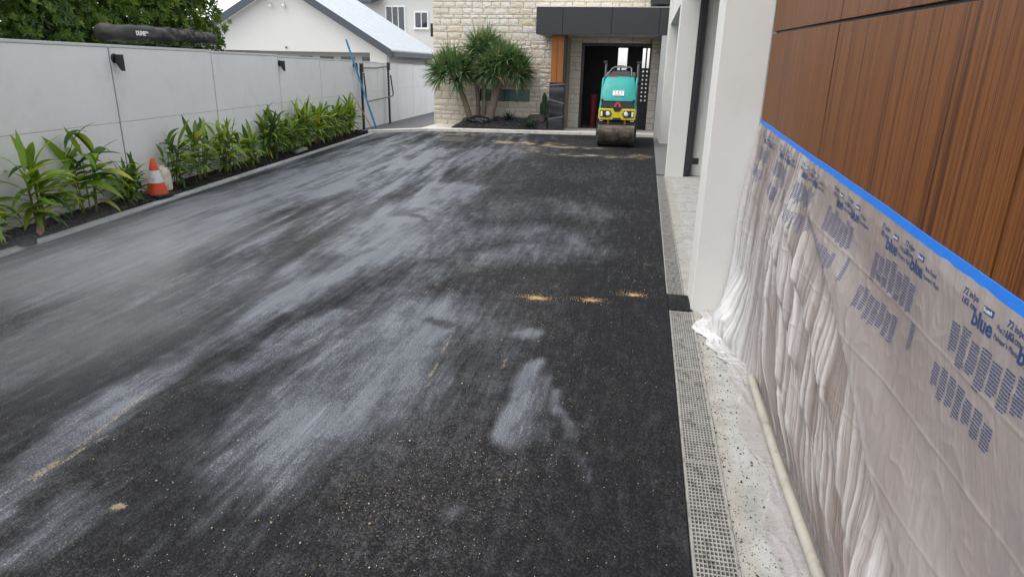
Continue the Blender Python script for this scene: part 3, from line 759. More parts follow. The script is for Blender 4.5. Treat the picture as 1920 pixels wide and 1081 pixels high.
# perforated screen door standing open beside the right jamb
sd = thing('screen_door', (-.1, 20.3, .06), 'black entry door with small square see-through holes behind the roller', 'door')
b = MB(); xs = [-.30, -.14, -.10, -.03, .01, .035]; zs = [.06]
z = .86
while z < 1.72: zs += [z, z + .045]; z += .115
zs.append(1.78)
for j in range(len(zs) - 1):
    for i in range(len(xs) - 1):
        if i in (1, 3) and j % 2 == 1: continue
        b.box(xs[i], xs[i+1], 20.28, 20.32, zs[j], zs[j+1])
obj('door_leaf', b, M['black_plastic'], sd)
rr = thing('red_roll', (-1.55, 20.9, .055), 'tall dark red roll standing upright inside the doorway', 'roll')
obj('roll_body', MB().lathe([(.0, 0), (.10, 0), (.105, .02), (.10, .5), (.105, .92), (.09, .94), (.03, .93)], (-1.55, 20.9, .055), 18), M['dark_red'], rr, smooth=True)
obj('strap', MB().lathe([(.109, .3), (.109, .34)], (-1.55, 20.9, .055), 18), M['black_plastic'], rr)
# garage side
obj('far_pillar', MB().box(.45, .742, 11.6, 12.02, -.05, 3.6), M['render_wall'], house, bevel=.006)
obj('lintel', MB().box(.45, .95, 12.022, 17.0, 2.76, 3.6), M['render_wall'], house)
obj('end_pillar', MB().box(.425, .95, 17.0, 18.39, -.05, 3.6), M['render_wall'], house, bevel=.006)
obj('alcove_wall', MB().box(.86, .95, 12.022, 17.0, -.05, 2.76), M['render_grey'], house)
obj('porch_side_wall', MB().box(.30, .95, 18.391, 20.02, -.05, 2.57), M['render_grey'], house)
obj('near_pillar', MB().box(.462, .778, 4.80, 5.22, -.05, 3.6), M['render_wall'], house, bevel=.006)
obj('garage_lintel', MB().box(.50, .78, 5.222, 11.598, 3.0, 3.6), M['render_wall'], house)
obj('return_wall', MB().box(.742, 3.2, 11.78, 11.95, -.05, 3.0), M['render_wall'], house)
obj('garage_back_wall', MB().box(3.1, 3.2, 5.22, 11.78, 0, 3.0), M['render_grey'], house)
obj('garage_ceiling', MB().box(.785, 3.2, 5.22, 11.95, 3.0, 3.1), M['soffit'], house)
gt = obj('gate_frame', MB().box(.744, .800, 11.61, 11.70, .01, 2.95).box(.835, .872, 11.66, 11.74, .01, 2.95), M['black_metal'], house, bevel=.003)
for z in (.02, 1.12, 2.0, 2.88): obj('hinge_rail', MB().box(.80, .835, 11.65, 11.70, z, z + .07), M['black_metal'], gt)
obj('infill_sheet', MB().box(.80, .835, 11.705, 11.715, .09, 2.88), M['grey_plastic'], gt)
obj('wall_vent', MB().box(.885, .985, 11.768, 11.779, .20, .30), M['black_plastic'], house)
# timber clad wall
WX = .78
clad = obj('timber_wall', MB().box(WX + .022, 1.0, -3.0, 4.798, -.05, 3.6), M['black_metal'], house)
def zj(y): return 1.885 + .0225 * (y - 1.9)       # the long joint between the panel rows
YJ = [4.795, 3.18, 1.563, -.055, -1.67, -2.95]
for a, b_ in zip(YJ[:-1], YJ[1:]):
    y1, y0 = a - .006, b_ + .006
    for lo, hi in ((lambda y: .035, lambda y: zj(y) - .006), (lambda y: zj(y) + .008, lambda y: 3.52)):
        bt = [(WX, y0, lo(y0)), (WX + .021, y0, lo(y0)), (WX + .021, y1, lo(y1)), (WX, y1, lo(y1))]
        tp = [(WX, y0, hi(y0)), (WX + .021, y0, hi(y0)), (WX + .021, y1, hi(y1)), (WX, y1, hi(y1))]
        obj('timber_panel', MB().hexa(bt, tp), M['timber_panel'], clad, bevel=.0015)

# ------------------------------------------------------------------ drain grates
def drain(x0, x1, ystart, yend, plen, nlong, cstep, cw, lab):
    t = thing('channel_drain', ((x0 + x1) / 2, ystart, 0), lab, 'drain grate', 'channel drains along the house')
    obj('channel', MB().box(x0 + .004, x1 - .004, min(yend, ystart), max(yend, ystart), -.12, -.045), M['drain_dark'], t)
    obj('channel_edge', MB().box(x0, x0 + .007, min(yend, ystart), max(yend, ystart), -.1, .008), M['steel_grate'], t)
    obj('channel_edge', MB().box(x1 - .007, x1, min(yend, ystart), max(yend, ystart), -.1, .008), M['steel_grate'], t)
    y = min(yend, ystart); Y1 = max(yend, ystart); first = None
    mb = MB(); a0, a1 = x0 + .009, x1 - .009; pitch = (a1 - a0) / nlong
    for i in range(nlong + 1):
        c = a0 + pitch * i; w = .0042 if i not in (0, nlong) else .006
        mb.box(c - w/2, c + w/2, 0, plen - .004, -.022, .0)
    q = .004
    while q < plen - .006: mb.box(a0, a1, q, q + cw, -.018, -.003); q += cstep
    mb.box(a0, a1, plen - .012, plen - .004, -.02, -.001)
    me = mb.mesh('grate_panel'); me.materials.append(M['steel_grate'])
    while y < Y1 - .2:
        o = bpy.data.objects.new('grate_panel', me); COL.objects.link(o); o.location = (0, y, .006); tag(o, kind='stuff')
        L = min(plen, Y1 - y); o.scale = (1, L / plen, 1); adopt(o, t); y += plen
drain(.305, .471, 4.757, -1.3, 1.009, 10, .0245, .0085, 'steel channel drain grate in the foreground beside the plastic sheet')
drain(.297, .432, 11.55, 5.142, 1.068, 11, .060, .006, 'finer steel channel drain grate running from the near pillar to the far pillar')

# ------------------------------------------------------------------ plastic drop sheet on the timber wall
TY0, TY1 = -.6, 4.785
def tape_z(y): return 1.278 + .0385 * (y - 1.42)
NY, NT = 800, 330; FL = .15
def fold_d(y, z):
    """how far the film stands off the wall (metres) at height z"""
    y = np.asarray(y, float); z = np.asarray(z, float); top = 1.278 + .0385 * (y - 1.42) - .024
    dep = np.clip(top - z, 0, 2); fc, wb, c, pw = fold_coord(y, z)
    bil = lambda n: 1 - np.abs(2*n - 1)
    # long pleats: hanging straight beside the pillar, sweeping towards the camera further on
    d = pw * (.042 * bil(fbm(fc*5.0, z*.25, 5, 2))**2 + .018 * bil(fbm(fc*15, z*.5, 6, 2))**2.5 + .0028 * bil(fbm(fc*30, z*.9, 7, 2))**2.0)
    d = d * (.10 + .90 * sstep(.0, .40, dep))
    # three swags whose undersides tuck in towards the wall
    for c0, a, wu, wl in ((1.38, .045, .16, .035), (1.12, .034, .11, .03), (.88, .026, .10, .025), (.64, .020, .09, .025)):
        e = c - c0; d = d + a * np.exp(-(e/np.where(e > 0, wu, wl))**2) * sstep(.05, .35, dep) * sstep(.7, 1.5, y) * (1 - .8*wb)
    d = d + (1 - sstep(1.05, 1.4, c)) * .018 * sstep(.15, .8, dep)
    # soft puckers, packing creases parallel to the tape, short gathers under the tape
    d = d + .006 * fbm(y*4, z*3, 27, 2) + .0024 * bil(fbm(y*9 + z*4, z*8 - y*3, 28, 2))**7 + .0011 * bil(fbm(y*21 - z*9, z*17 + y*5, 31, 2))**6
    for t0 in (.21, .43, .65): d = d + .0016 * np.exp(-((dep - t0)/.004)**2)
    d = d + .0040 * bil(vnoise(y*17, z*2.0, 29))**2 * (1 - sstep(.02, .22, dep))
    # the heap against the pillar foot
    d = d + .120 * np.exp(-((y - 4.36)/.34)**2) * (1 - sstep(.03, .48, z)) * (.75 + .6*bil(fbm(y*4, z*4, 47, 3)))
    d = d * (1 - .8*(1 - sstep(.02, .30, z)) * (1 - sstep(3.35, 3.9, y)))
    return d * sstep(-.012, .05, dep)
def fold_coord(y, z):
    wb = sstep(2.5, 3.8, y); warp = fbm(y*1.3, z*.5, 3, 2) - .5
    fc = y + .60*(1.2 - z)*(1 - wb) + .30*warp
    c = z + .43*(3.6 - y) + .18*warp
    pw = np.clip((1 - sstep(1.12, 1.46, c)) * .9 + wb, 0, 1) * (.45 + .8*fbm(y*1.7, z*1.3, 77, 2))
    return fc, wb, c, pw
def film_pt(y, t):
    """t: metres of film below the tape's lower edge"""
    y = np.asarray(y, float); t = np.asarray(t, float)
    top = 1.278 + .0385 * (y - 1.42) - .024; L = top - .012
    z = np.where(t < L, top - t, .012)
    d = fold_d(y, z)
    k = np.clip(t - L, 0, 1)
    over = k * (.25 + .9*fbm(y*2.6, y*0, 12, 3) + .35*fbm(y*1.1, y*0, 3) + .28*sstep(3.6, 1.6, y))
    over = np.where(over > 0, over + 0*over, 0)
    z = z + np.where(k > 0, .012*(1 - np.abs(2*fbm(y*6 - k*10, k*16, 8, 2) - 1))**4 + .006*fbm(y*9, k*18, 4) - .006, 0)
    x = .7775 - d - over
    return x, np.maximum(z, .003)
def build_film():
    t_ = thing('drop_sheet', (WX, 3, 0), 'clear plastic drop sheet with printed blue lettering hanging over the timber wall', 'plastic sheet')
    ys = TY1 - (TY1 - TY0) * (np.linspace(0, 1, NY) ** .92); ts = np.linspace(0, 1, NT)
    Y, T = np.meshgrid(ys, ts); top = 1.278 + .0385 * (Y - 1.42) - .024
    TT = T * (top - .012 + FL)
    X, Z = film_pt(Y, TT)
    gy = np.abs(np.gradient(X, axis=1) / np.maximum(1e-5, np.abs(np.gradient(Y, axis=1)))); gt = np.abs(np.gradient(X, axis=0) / np.maximum(1e-5, np.gradient(TT, axis=0)))
    lay_ = np.clip(.30*np.clip(gy, 0, 1.5) + .15*np.clip(gt*(TT < top - .05), 0, 1.2), 0, .5)
    lay_ = lay_ + .55*np.exp(-((Y - 4.40)/.30)**2) * (1 - sstep(.12, .5, Z)) + .35*sstep(3.0, 4.2, Y)*sstep(.25, .8, TT)*.6 + .22*sstep(1.0, .0, Z)*sstep(2.6, 3.4, Y) + .05*(TT > top - .02)
    lay_ = lay_ + .20*(fbm(fold_coord(Y, Z)[0]*4, Z*.8, 91) - .4)
    _f, _w, _c, _p = fold_coord(Y, Z); bl = 1 - np.abs(2*fbm(_f*15, Z*.5, 6, 2) - 1); bl2 = 1 - np.abs(2*fbm(_f*5, Z*.25, 5, 2) - 1)
    lay_ = lay_ + np.clip(_p, 0, 1)*(.85*bl**3.5 + .40*bl2**2 - .58)*(TT < top - .02) - .34*(TT > top - .02)*(1 - np.exp(-((Y - 4.4)/.4)**2))
    idx = np.arange(NY*NT).reshape(NT, NY)
    faces = np.stack([idx[:-1,:-1], idx[1:,:-1], idx[1:,1:], idx[:-1,1:]], -1).reshape(-1, 4)
    me = bpy.data.meshes.new('film'); me.from_pydata(np.stack([X, Y, Z], -1).reshape(-1, 3).tolist(), [], faces.tolist()); me.update()
    me.attributes.new('lay', 'FLOAT', 'POINT').data.foreach_set('value', np.clip(lay_, -.6, 1).astype(np.float32).ravel())
    fcv, _w, _cc, plv = fold_coord(Y, Z)
    for nm, a in (('fold', fcv), ('along', Z), ('pleat', plv)): me.attributes.new(nm, 'FLOAT', 'POINT').data.foreach_set('value', a.astype(np.float32).ravel())
    obj('film', me, M['drop_film'], t_, smooth='all')
    # tape
    vs = []; fs = []; n = 120
    for i in range(n + 1):
        y = TY1 + .0 - (TY1 - TY0) * i / n; wob = .0015*math.sin(y*3.1) + .0006*math.sin(y*9)
        zt = tape_z(y) + wob; vs += [(WX - .0035, y, zt - .027), (WX - .0035, y, zt), (WX - .0012, y, zt + .0005), (WX - .0012, y, zt - .027)]
    for i in range(n):
        q = i*4
        for e in range(4): fs.append((q+e, q+(e+1) % 4, q+4+(e+1) % 4, q+4+e))
    obj('blue_tape', MB().add(vs, fs), M['tape_blue'], t_)
    # print, laid on the film's own folds
    def conform(me, y0, z0):
        bm = bmesh.new(); bm.from_mesh(me)
        bmesh.ops.triangulate(bm, faces=bm.faces)
        for _ in range(2):
            es = [e for e in bm.edges if e.calc_length() > .03]
            if es: bmesh.ops.subdivide_edges(bm, edges=es, cuts=1)
        bm.to_mesh(me); bm.free()
        n = len(me.vertices); co = np.empty(n*3); me.vertices.foreach_get('co', co); co = co.reshape(-1, 3)
        y = y0 - co[:,0]; z = z0 + co[:,1] + .0385*(-co[:,0])
        x = .7775 - fold_d(y, z) - .0012
        me.vertices.foreach_set('co', np.stack([x, y, z], -1).ravel()); me.update(); return me
    def word(body, y, dz, size, bold=0.0, name='printed_words', mat='print_blue', lift=0.0):
        me = text_mesh(body, size, bold); conform(me, y, tape_z(y) - dz)
        if lift: me.transform(Matrix.Translation((-lift, 0, 0)))
        obj(name, me, M[mat], t_)
    def logo(y):
        word('72 in/po', y + .105, .062, .021, .0004); word('182 cm', y + .103, .083, .021, .0004)
        word('blue', y + .042, .112, .052, .0014, 'printed_logo')
        bx = MB(); bx.add([(0,0,0),(.040,0,0),(.040,.015,0),(0,.015,0)], [(0,1,2,3)]); me = bx.mesh('printed_block')
        conform(me, y + .004, tape_z(y) - .070); obj('printed_block', me, M['print_blue'], t_)
        word('Scotch', y + .002, .0665, .0125, .0002, mat='white_paint', lift=.0008)
        word('Pre-Taped', y - .058, .085, .017, .0002); word("Painter's Plastic", y - .056, .106, .017, .0002)
    def para(y, dz, ncol, rows, seed, cw=.046):
        q = random.Random(seed); mb = MB()
        for c in range(ncol):
            nr = rows - q.randint(0, 3); st = q.randint(0, 2)
            for r in range(nr):
                x0 = c*(cw + .010); zz = -(r + st)*.0078; x = x0; xe = x0 + cw*(1 if r < nr-1 else q.uniform(.3, .9))
                while x < xe - .003:
                    w = min(q.uniform(.006, .016), xe - x); mb.add([(x, zz, 0), (x+w, zz, 0), (x+w, zz+.0036, 0), (x, zz+.0036, 0)], [(0,1,2,3)]); x += w + .0018
        me = mb.mesh('printed_text_lines'); conform(me, y, tape_z(y) - dz)
        tag(obj('printed_text_lines', me, M['print_blue'], t_), kind='stuff')
    for i in range(7):
        yb = 1.53 + .59*i
        for off in (0, -.20):
            if yb + off < 4.6: logo(yb + off)
        if yb < 4.5:
            para(yb + .12, .135, 7, 13, i, .040); para(yb + .165, .265, 7, 11, i + 50, .036)
        if yb + .3 < 4.5: para(yb + .345, .225, 1, 12, i + 90, .03)
build_film()
# cream pipe weighing the film down, hose ring at the pillar foot
pl_ = []
for i in range(24):
    y = 3.62 - 3.9*i/23; pl_.append((.728 - .006*math.sin(i*.35), y, .040 + .002*math.sin(i*.9)))
pipe = thing('pipe', (.742, 2.0, 0), 'long dirty cream plastic pipe lying on the film along the wall foot', 'pipe')
obj('pipe_body', MB().tube(pl_, .0225, 16), M['pipe_cream'], pipe, smooth=True)
hr = thing('hose_loop', (.70, 4.70, 0), 'small loop of grey hose end on the concrete at the pillar foot', 'hose')
obj('hose_ring', MB().tube([(.715 + .028*math.cos(a), 4.70 + .02*math.sin(a), .03 + .022*math.sin(a)) for a in [k*.45 for k in range(15)]], .006, 8), M['grey_plastic'], hr, smooth=True)
obj('hose_tail', MB().tube([(.69, 4.67, .02), (.665, 4.62, .012), (.645, 4.55, .012)], .006, 8), M['grey_plastic'], hr, smooth=True)
# tar crumbs on apron and film
pp = []
for i in range(1300):
    y = 1.4 + 3.35*rnd.random(); x = .476 + .24*rnd.random()**1.4; s = rnd.uniform(.0012, .0032)*(1 if rnd.random() < .93 else 2.2)
    pp.append((x, y, s*.4, s, .6))
for i in range(160):
    y = 5.2 + 6*rnd.random(); x = .44 + .22*rnd.random(); s = rnd.uniform(.002, .005); pp.append((x, y, s*.4, s, .6))
tag(scatter('tar_crumbs', pp, M['black_rubber']), 'loose black asphalt crumbs on the concrete strip', 'crumbs', kind='stuff')
# sand and grit on the asphalt
simple('sand_grain', (.40,.27,.12), .9, var=.3, nscale=40); simple('pale_grit', (.40,.35,.27), .9, var=.4, nscale=30)
for (cx, cy, rx, ry, lab) in ((-.705, 4.79, .115, .045, 'ochre sand heap on the asphalt, widest of the three in the row'), (-.285, 4.84, .085, .042, 'ochre sand heap on the asphalt, middle of the three in the row'), (.04, 5.04, .08, .05, 'ochre sand heap on the asphalt nearest the grate')):
    t = thing('sand_heap', (cx, cy, 0), lab, 'sand', 'ochre sand heaps on the asphalt')
    vs = []; fs = []; n = 26; m = 9
    for j in range(m):
        for i in range(n):
            a = 2*math.pi*i/n; k = j/(m-1); rr_ = k*.62*(1 + .9*mnoise.noise(Vector((math.cos(a)*2.6 + cx*9, math.sin(a)*2.6, 3))) + .5*mnoise.noise(Vector((math.cos(a)*7 + cx*9, math.sin(a)*7, 3))))
            vs.append((cx + rx*rr_*math.cos(a), cy + ry*rr_*math.sin(a), .002 + .008*max(0, 1 - k*k)*(.7 + .6*mnoise.noise(Vector((a, k*5, cx*5)))) + (0 if k < .99 else -.004)))
    for j in range(m-1):
        for i in range(n): fs.append((j*n+i, j*n+(i+1) % n, (j+1)*n+(i+1) % n, (j+1)*n+i))
    obj('sand_mound', MB().add(vs, fs), M['sand_grain'], t, smooth=True)
    pg = []
    for i in range(420):
        a = rnd.uniform(0, 6.28); k = abs(rnd.gauss(0, .85)); pg.append((cx + rx*k*math.cos(a)*1.1, cy + ry*k*math.sin(a)*1.2, .006, rnd.uniform(.0018, .004), .7))
    o = scatter('loose_sand', pg, M['sand_grain'], parent=t)
pp = []; p2 = []
for (cx, cy, sx, sy, n) in ((-1.36,5.68,.28,.5,260),(-1.43,5.3,.22,.4,120),(.03,5.87,.13,.5,120),(-.45,7.0,.6,.4,90),(-.84,2.31,.35,.35,200),(-1.47,2.0,.4,.35,170),(-.6,2.49,.3,.4,170),(-.99,1.92,.5,.3,150),(-.41,3.6,.35,.7,220),(-1.5,7.5,1.2,1.5,160),(0,8,.3,2,100),(-2.2,2.2,.5,.7,90),(-1.0,4.8,.9,.25,90)):
    for i in range(n):
        x, y = rnd.gauss(cx, sx), rnd.gauss(cy, sy)
        if x > .28 or y < .9: continue
        s = rnd.uniform(.0012, .003)*(1 if rnd.random() < .93 else 1.8); (pp if rnd.random() < .3 else p2).append((x, y, .004, s, .8))
for i in range(1500):
    y = 1.2 + 9*rnd.random()**1.3; x = rnd.uniform(-3.0, .28); p2.append((x, y, .003, rnd.uniform(.001, .0022), .8))
tag(scatter('sand_grit', pp, M['sand_grain']), 'scattered ochre grit on the fresh asphalt', 'grit', kind='stuff')
tag(scatter('stone_grit', p2, M['pale_grit']), 'scattered pale stone grit on the fresh asphalt', 'grit', kind='stuff')
ac = thing('access_cover', (-4.56, 16.1, 0), 'flat brownish rectangular access cover set in the far asphalt', 'access cover')
simple('cover_metal', (.055,.048,.036), .7, var=.3, nscale=6)
obj('cover_plate', MB().hexa([(-4.76,15.45,.0),(-4.18,15.5,.0),(-4.35,16.6,.0),(-4.94,16.55,.0)], [(-4.76,15.45,.010),(-4.18,15.5,.010),(-4.35,16.6,.010),(-4.94,16.55,.010)]), M['cover_metal'], ac)
obj('cover_frame', MB().hexa([(-4.80,15.41,.0),(-4.14,15.46,.0),(-4.31,16.64,.0),(-4.98,16.59,.0)], [(-4.80,15.41,.006),(-4.14,15.46,.006),(-4.31,16.64,.006),(-4.98,16.59,.006)]), M['cover_metal'], ac)

# ------------------------------------------------------------------ small things in the planting bed
cone = thing('traffic_cone', FP(.55, .24, .055), 'orange traffic cone with dirty white band standing in the mulch', 'traffic cone')
L = cone.location
obj('cone_base', MB().box(-.17, .17, -.17, .17, 0, .025), M['black_rubber'], cone, bevel=.01, local=True)
rz = lambda h: .130 - .105*(h - .025)/.435
def ring(h0, h1, n=24): return MB().lathe([(rz(h0), h0), (rz(h1), h1)], (0,0,0), n)
obj('cone_body', ring(.025, .165), M['cone_orange'], cone, smooth=True, local=True)
obj('reflective_band', MB().lathe([(rz(.165)+.002, .165), (rz(.32)+.002, .32)], (0,0,0), 24), M['cone_white'], cone, smooth=True, local=True)
obj('cone_tip', MB().lathe([(rz(.32), .32), (rz(.455), .455), (.018, .47), (.010, .468)], (0,0,0), 24), M['cone_orange'], cone, smooth=True, local=True)
jug = thing('plastic_jug', FP(.80, .20, .07), 'stained off-white plastic jug tucked behind the traffic cone', 'jug')
vs = []; fs = []; n = 20
prof = [(.062,.085,0),(.072,.10,.01),(.074,.10,.06),(.072,.098,.18),(.066,.09,.24),(.05,.066,.285),(.03,.034,.31),(.028,.03,.325)]
for (a, c, h) in prof:
    for k in range(n):
        q = 2*math.pi*k/n; ca, sa = math.cos(q), math.sin(q); e = 2/3.2
        vs.append((a*math.copysign(abs(ca)**e, ca), c*math.copysign(abs(sa)**e, sa) + (0 if h < .25 else -.02), h))
for i in range(len(prof)-1):
    for k in range(n): fs.append((i*n+k, i*n+(k+1) % n, (i+1)*n+(k+1) % n, (i+1)*n+k))
fs.append(tuple(range(n-1,-1,-1)))
jb = obj('jug_body', MB().add(vs, fs), M['jug_plastic'], jug, smooth=True, local=True)
obj('neck_ring', MB().tube([(.030*math.cos(a), -.02 + .033*math.sin(a), .325) for a in [k*2*math.pi/14 for k in range(15)]], .006, 6), M['jug_plastic'], jug, smooth=True, local=True)
obj('jug_handle', MB().tube([(0,.05,.29),(0,.10,.28),(0,.115,.22),(0,.10,.15),(0,.085,.13)], .013, 8), M['jug_plastic'], jug, smooth=True, local=True)
obj('dark_opening', MB().lathe([(.0,.0),(.024,.0)], (0,-.02,.3265), 14), M['black_plastic'], jug, local=True)
pot = thing('drain_pot', (-5.575, 5.0, .0), 'short round black plastic pot sitting on the concrete kerb', 'pot')
obj('pot_wall', MB().lathe([(.072,0),(.078,.004),(.078,.07),(.068,.07),(.066,.02),(.0,.02)], (-5.62,5.02,.024), 24), M['black_plastic'], pot, smooth=True)
oc = thing('paver_offcut', FP(5.3, .3, .06), 'grey paver offcut lying under the ginger plants', 'paver')
obj('paver_block', MB().box(-.05, .05, -.22, .22, 0, .045), M['offcut'], oc, bevel=.006, local=True); oc.rotation_euler = (.05, .08, FANG - .1)
dl = thing('dry_leaf', FP(-1.50, .27, .075), 'curled reddish brown dry leaf on the mulch near the kerb', 'leaf')
obj('leaf_blade', MB().add([(0,-.06,0),(.03,-.02,.012),(.035,.03,.02),(0,.08,.01),(-.03,.03,.03),(-.03,-.02,.02),(0,0,0),(0,.04,.0)], [(0,1,6),(1,2,7,6),(2,3,7),(3,4,7),(4,5,6,7),(5,0,6)]), M['dry_leaf'], dl, local=True)
dl.rotation_euler = (.9, .2, .6)

# ------------------------------------------------------------------ ginger plants
def leaf_mesh(i):
    q = random.Random(300 + i); n = 7; vs = []; fs = []; droop = (.15, .5, .9, 1.3, 1.8)[i]; fold = .22; twist = q.uniform(-.5, .5)
    y = z = 0.0; ang = 0.0
    for k in range(n + 1):
        t = k / n; w = .098 * (math.sin(math.pi * min(1, t*.93 + .07)) ** .85) * (1 - .25*t) if k < n else .002
        r = twist*t; c, s = math.cos(r), math.sin(r)
        L_ = Vector((-w*c, y, z + w*fold - w*s)); R_ = Vector((w*c, y, z + w*fold + w*s))
        vs += [tuple(L_), (0, y, z), tuple(R_)]
        ang = -droop * t * 1.1; y += math.cos(ang)/n; z += math.sin(ang)/n
    for k in range(n):
        a = k*3; fs += [(a, a+1, a+4, a+3), (a+1, a+2, a+5, a+4)]
    me = MB().add(vs, fs).mesh('leaf'); me.polygons.foreach_set('use_smooth', [True]*len(me.polygons)); return me
LM = [leaf_mesh(i) for i in range(5)]; LMD = [m.copy() for m in LM]
for m in LM: m.materials.append(M['ginger_leaf'])
for m in LMD: m.materials.append(M['ginger_leaf_dark'])
def ginger(s, off, h, canes, spread, leaf, dark, lab, seed, lean=0.0, low=.35, per=7):
    q = random.Random(seed); base = FP(s, off, .06)
    t = thing('ginger_plant', base, lab, 'plant', 'ginger plants along the boundary wall')
    for c in range(canes):
        a = q.uniform(0, 6.28); hh = max(.22, h - leaf*.70) * q.uniform(.66, 1.0); rad = spread * math.sqrt(q.random())
        b0 = Vector((rad*.5*math.cos(a)*.55, rad*math.sin(a)*.8, -.03))
        dirx = Vector((math.cos(a)*.5 + .10, math.sin(a), 0)); ln = q.uniform(.04, .24) + lean
        pts = [b0 + dirx*(ln*hh*(k/5)**1.6) + Vector((0, 0, hh*k/5)) for k in range(6)]
        st = obj('cane', MB().tube(pts, [.0085, .008, .007, .006, .005, .003], 6), M['cane'], t, smooth='all', local=True)
        nl = max(3, int(per * q.uniform(.75, 1.2))); side = q.uniform(0, 6.28)
        for k in range(nl):
            f = low + (1 - low)*(k + .5)/nl; ii = min(4.999, f*5); i0 = int(ii); p = pts[i0].lerp(pts[i0+1], ii - i0)
            az = side + math.pi*k + q.uniform(-.55, .55); up = .20 + .70*f**2 + q.uniform(-.25, .25)
            if k == nl - 1: up = 1.25
            o = bpy.data.objects.new('leaf', q.choice(LMD if q.random() < dark else LM)); COL.objects.link(o)
            sz = leaf * q.uniform(.75, 1.15) * (1.0 if f > .45 else .7)
            # keep leaves from passing through the wall: bias them towards the driveway
            d = Vector((math.cos(az), math.sin(az), 0)); wx_ = (t.location + p + d*sz*.6)
            if (wx_ - FO).dot(FN) < .03: d = (d - FN*d.dot(FN)*1.0 + FN*.12).normalized(); az = math.atan2(d.y, d.x)
            o.rotation_euler = Euler((up, q.uniform(-.35, .35), az - math.pi/2), 'XYZ'); o.location = p; o.scale = (sz*q.uniform(.8, 1.15), sz, sz)
            o.parent = st
GP = [(-2.12, .20, .70, 3, .10, .34, .1, 'ginger plant cut by the left edge of the view'),
 (-1.38, .20, .98, 5, .15, .36, .12, 'tall loose ginger plant beside the black pot'),
 (-.66, .18, 1.10, 6, .17, .36, .2, 'tallest ginger plant with long arching leaves, second from the left'),
 (.10, .20, .62, 11, .15, .22, .55, 'low dense dark green ginger clump left of the traffic cone'),
 (1.12, .17, .90, 4, .10, .30, .8, 'dark leaved ginger plant right behind the white jug'),
 (1.80, .18, .92, 5, .12, .30, .35, 'slim ginger plant next right of the dark leaved one'),
 (2.58, .2, .90, 10, .18, .24, .2, 'bushy yellow green ginger clump below the second wall joint'),
 (3.38, .2, .70, 6, .15, .22, .35, 'thin low ginger plant right of the bushy yellow green clump'),
 (4.28, .18, .98, 12, .18, .26, .6, 'tall dark leafed ginger clump below the middle wall light'),
 (5.00, .2, .80, 9, .18, .24, .5, 'ginger clump right of the clump below the middle wall light'),
 (5.72, .2, 1.0, 11, .18, .26, .2, 'bright green ginger clump above the paver offcut'),
 (6.50, .2, 1.0, 11, .18, .26, .15, 'bright ginger clump, fourth from the far end of the row'),
 (7.25, .2, .88, 10, .18, .24, .45, 'ginger clump, third from the far end of the row'),
 (8.15, .2, .88, 11, .2, .24, .15, 'ginger clump, second from the far end of the row'),
 (9.00, .18, 1.02, 7, .16, .28, .1, 'last ginger plant at the far end of the row beside the blue pole')]
for i, (s, off, h, cn, sp, lf, dk, lab) in enumerate(GP):
    ginger(s, off, h*1.04, cn + (1 if i < 3 else 3), sp*1.25, lf*(1.3 if i < 6 else 1.5), dk, lab, 40 + i, per=9 if cn < 8 else 9, low=.25 if cn < 8 else .2)

# ------------------------------------------------------------------ clothesline, pole, broom handle
ct = thing('clothesline', FP(11.6, .12, 0), 'black folding clothesline frame on two posts in front of the wall', 'clothesline')
ps = [(10.38, 1.72), (13.25, 1.77)]
for s, z in ps:
    obj('post', fbox(MB(), s - .034, s + .034, .095, .15, -.25, z), M['black_metal'], ct, bevel=.004)
    obj('post_cap', fbox(MB(), s - .045, s + .045, .09, .18, z - .20, z + .02), M['black_plastic'], ct, bevel=.006)
obj('top_bar', MB().tube([FP(10.38, .13, 1.63), FP(11.8, .13, 1.625), FP(13.25, .13, 1.68)], .021, 8), M['black_metal'], ct, smooth=True)
obj('drop_frame', MB().tube([FP(10.44, .17, 1.50), FP(10.5, .20, .80), FP(10.56, .205, .765), FP(13.2, .205, .80), FP(13.42, .205, .82), FP(13.46, .2, .9), FP(13.33, .17, 1.42)], .020, 8), M['black_metal'], ct, smooth=True)
for k in range(7):
    obj('line_wire', MB().tube([FP(10.46, .175, 1.52 - k*.1), FP(13.3, .175, 1.50 - k*.09)], .0022, 5), M['white_paint'], ct)
bp = thing('blue_pole', FP(10.35, .35, .05), 'long bright blue plastic pole leaning against the wall by the clothesline', 'pole')
b = MB(); 
q0, q1 = FP(10.62, .40, .05), FP(9.55, .02, 2.30)
obj('pole_shaft', MB().tube([q0, q0.lerp(q1, .5), q1], .024, 10), M['blue_plastic'], bp, smooth=True)
obj('pole_sleeve', MB().tube([q0.lerp(q1, .0), q0.lerp(q1, .33)], .027, 10), M['blue_plastic'], bp, smooth=True)
bh = thing('broom_handle', FP(10.3, .25, .05), 'pale wooden broom handle leaning against the wall behind the blue pole', 'broom handle')
q0, q1 = FP(10.40, .36, .05), FP(9.75, .02, 1.02)
obj('wooden_shaft', MB().tube([q0, q1], .014, 8), M['broom_wood'], bh, smooth=True)
obj('shaft_tip', MB().tube([q0, q0.lerp(q1, .06)], .018, 8), M['grey_plastic'], bh, smooth=True)

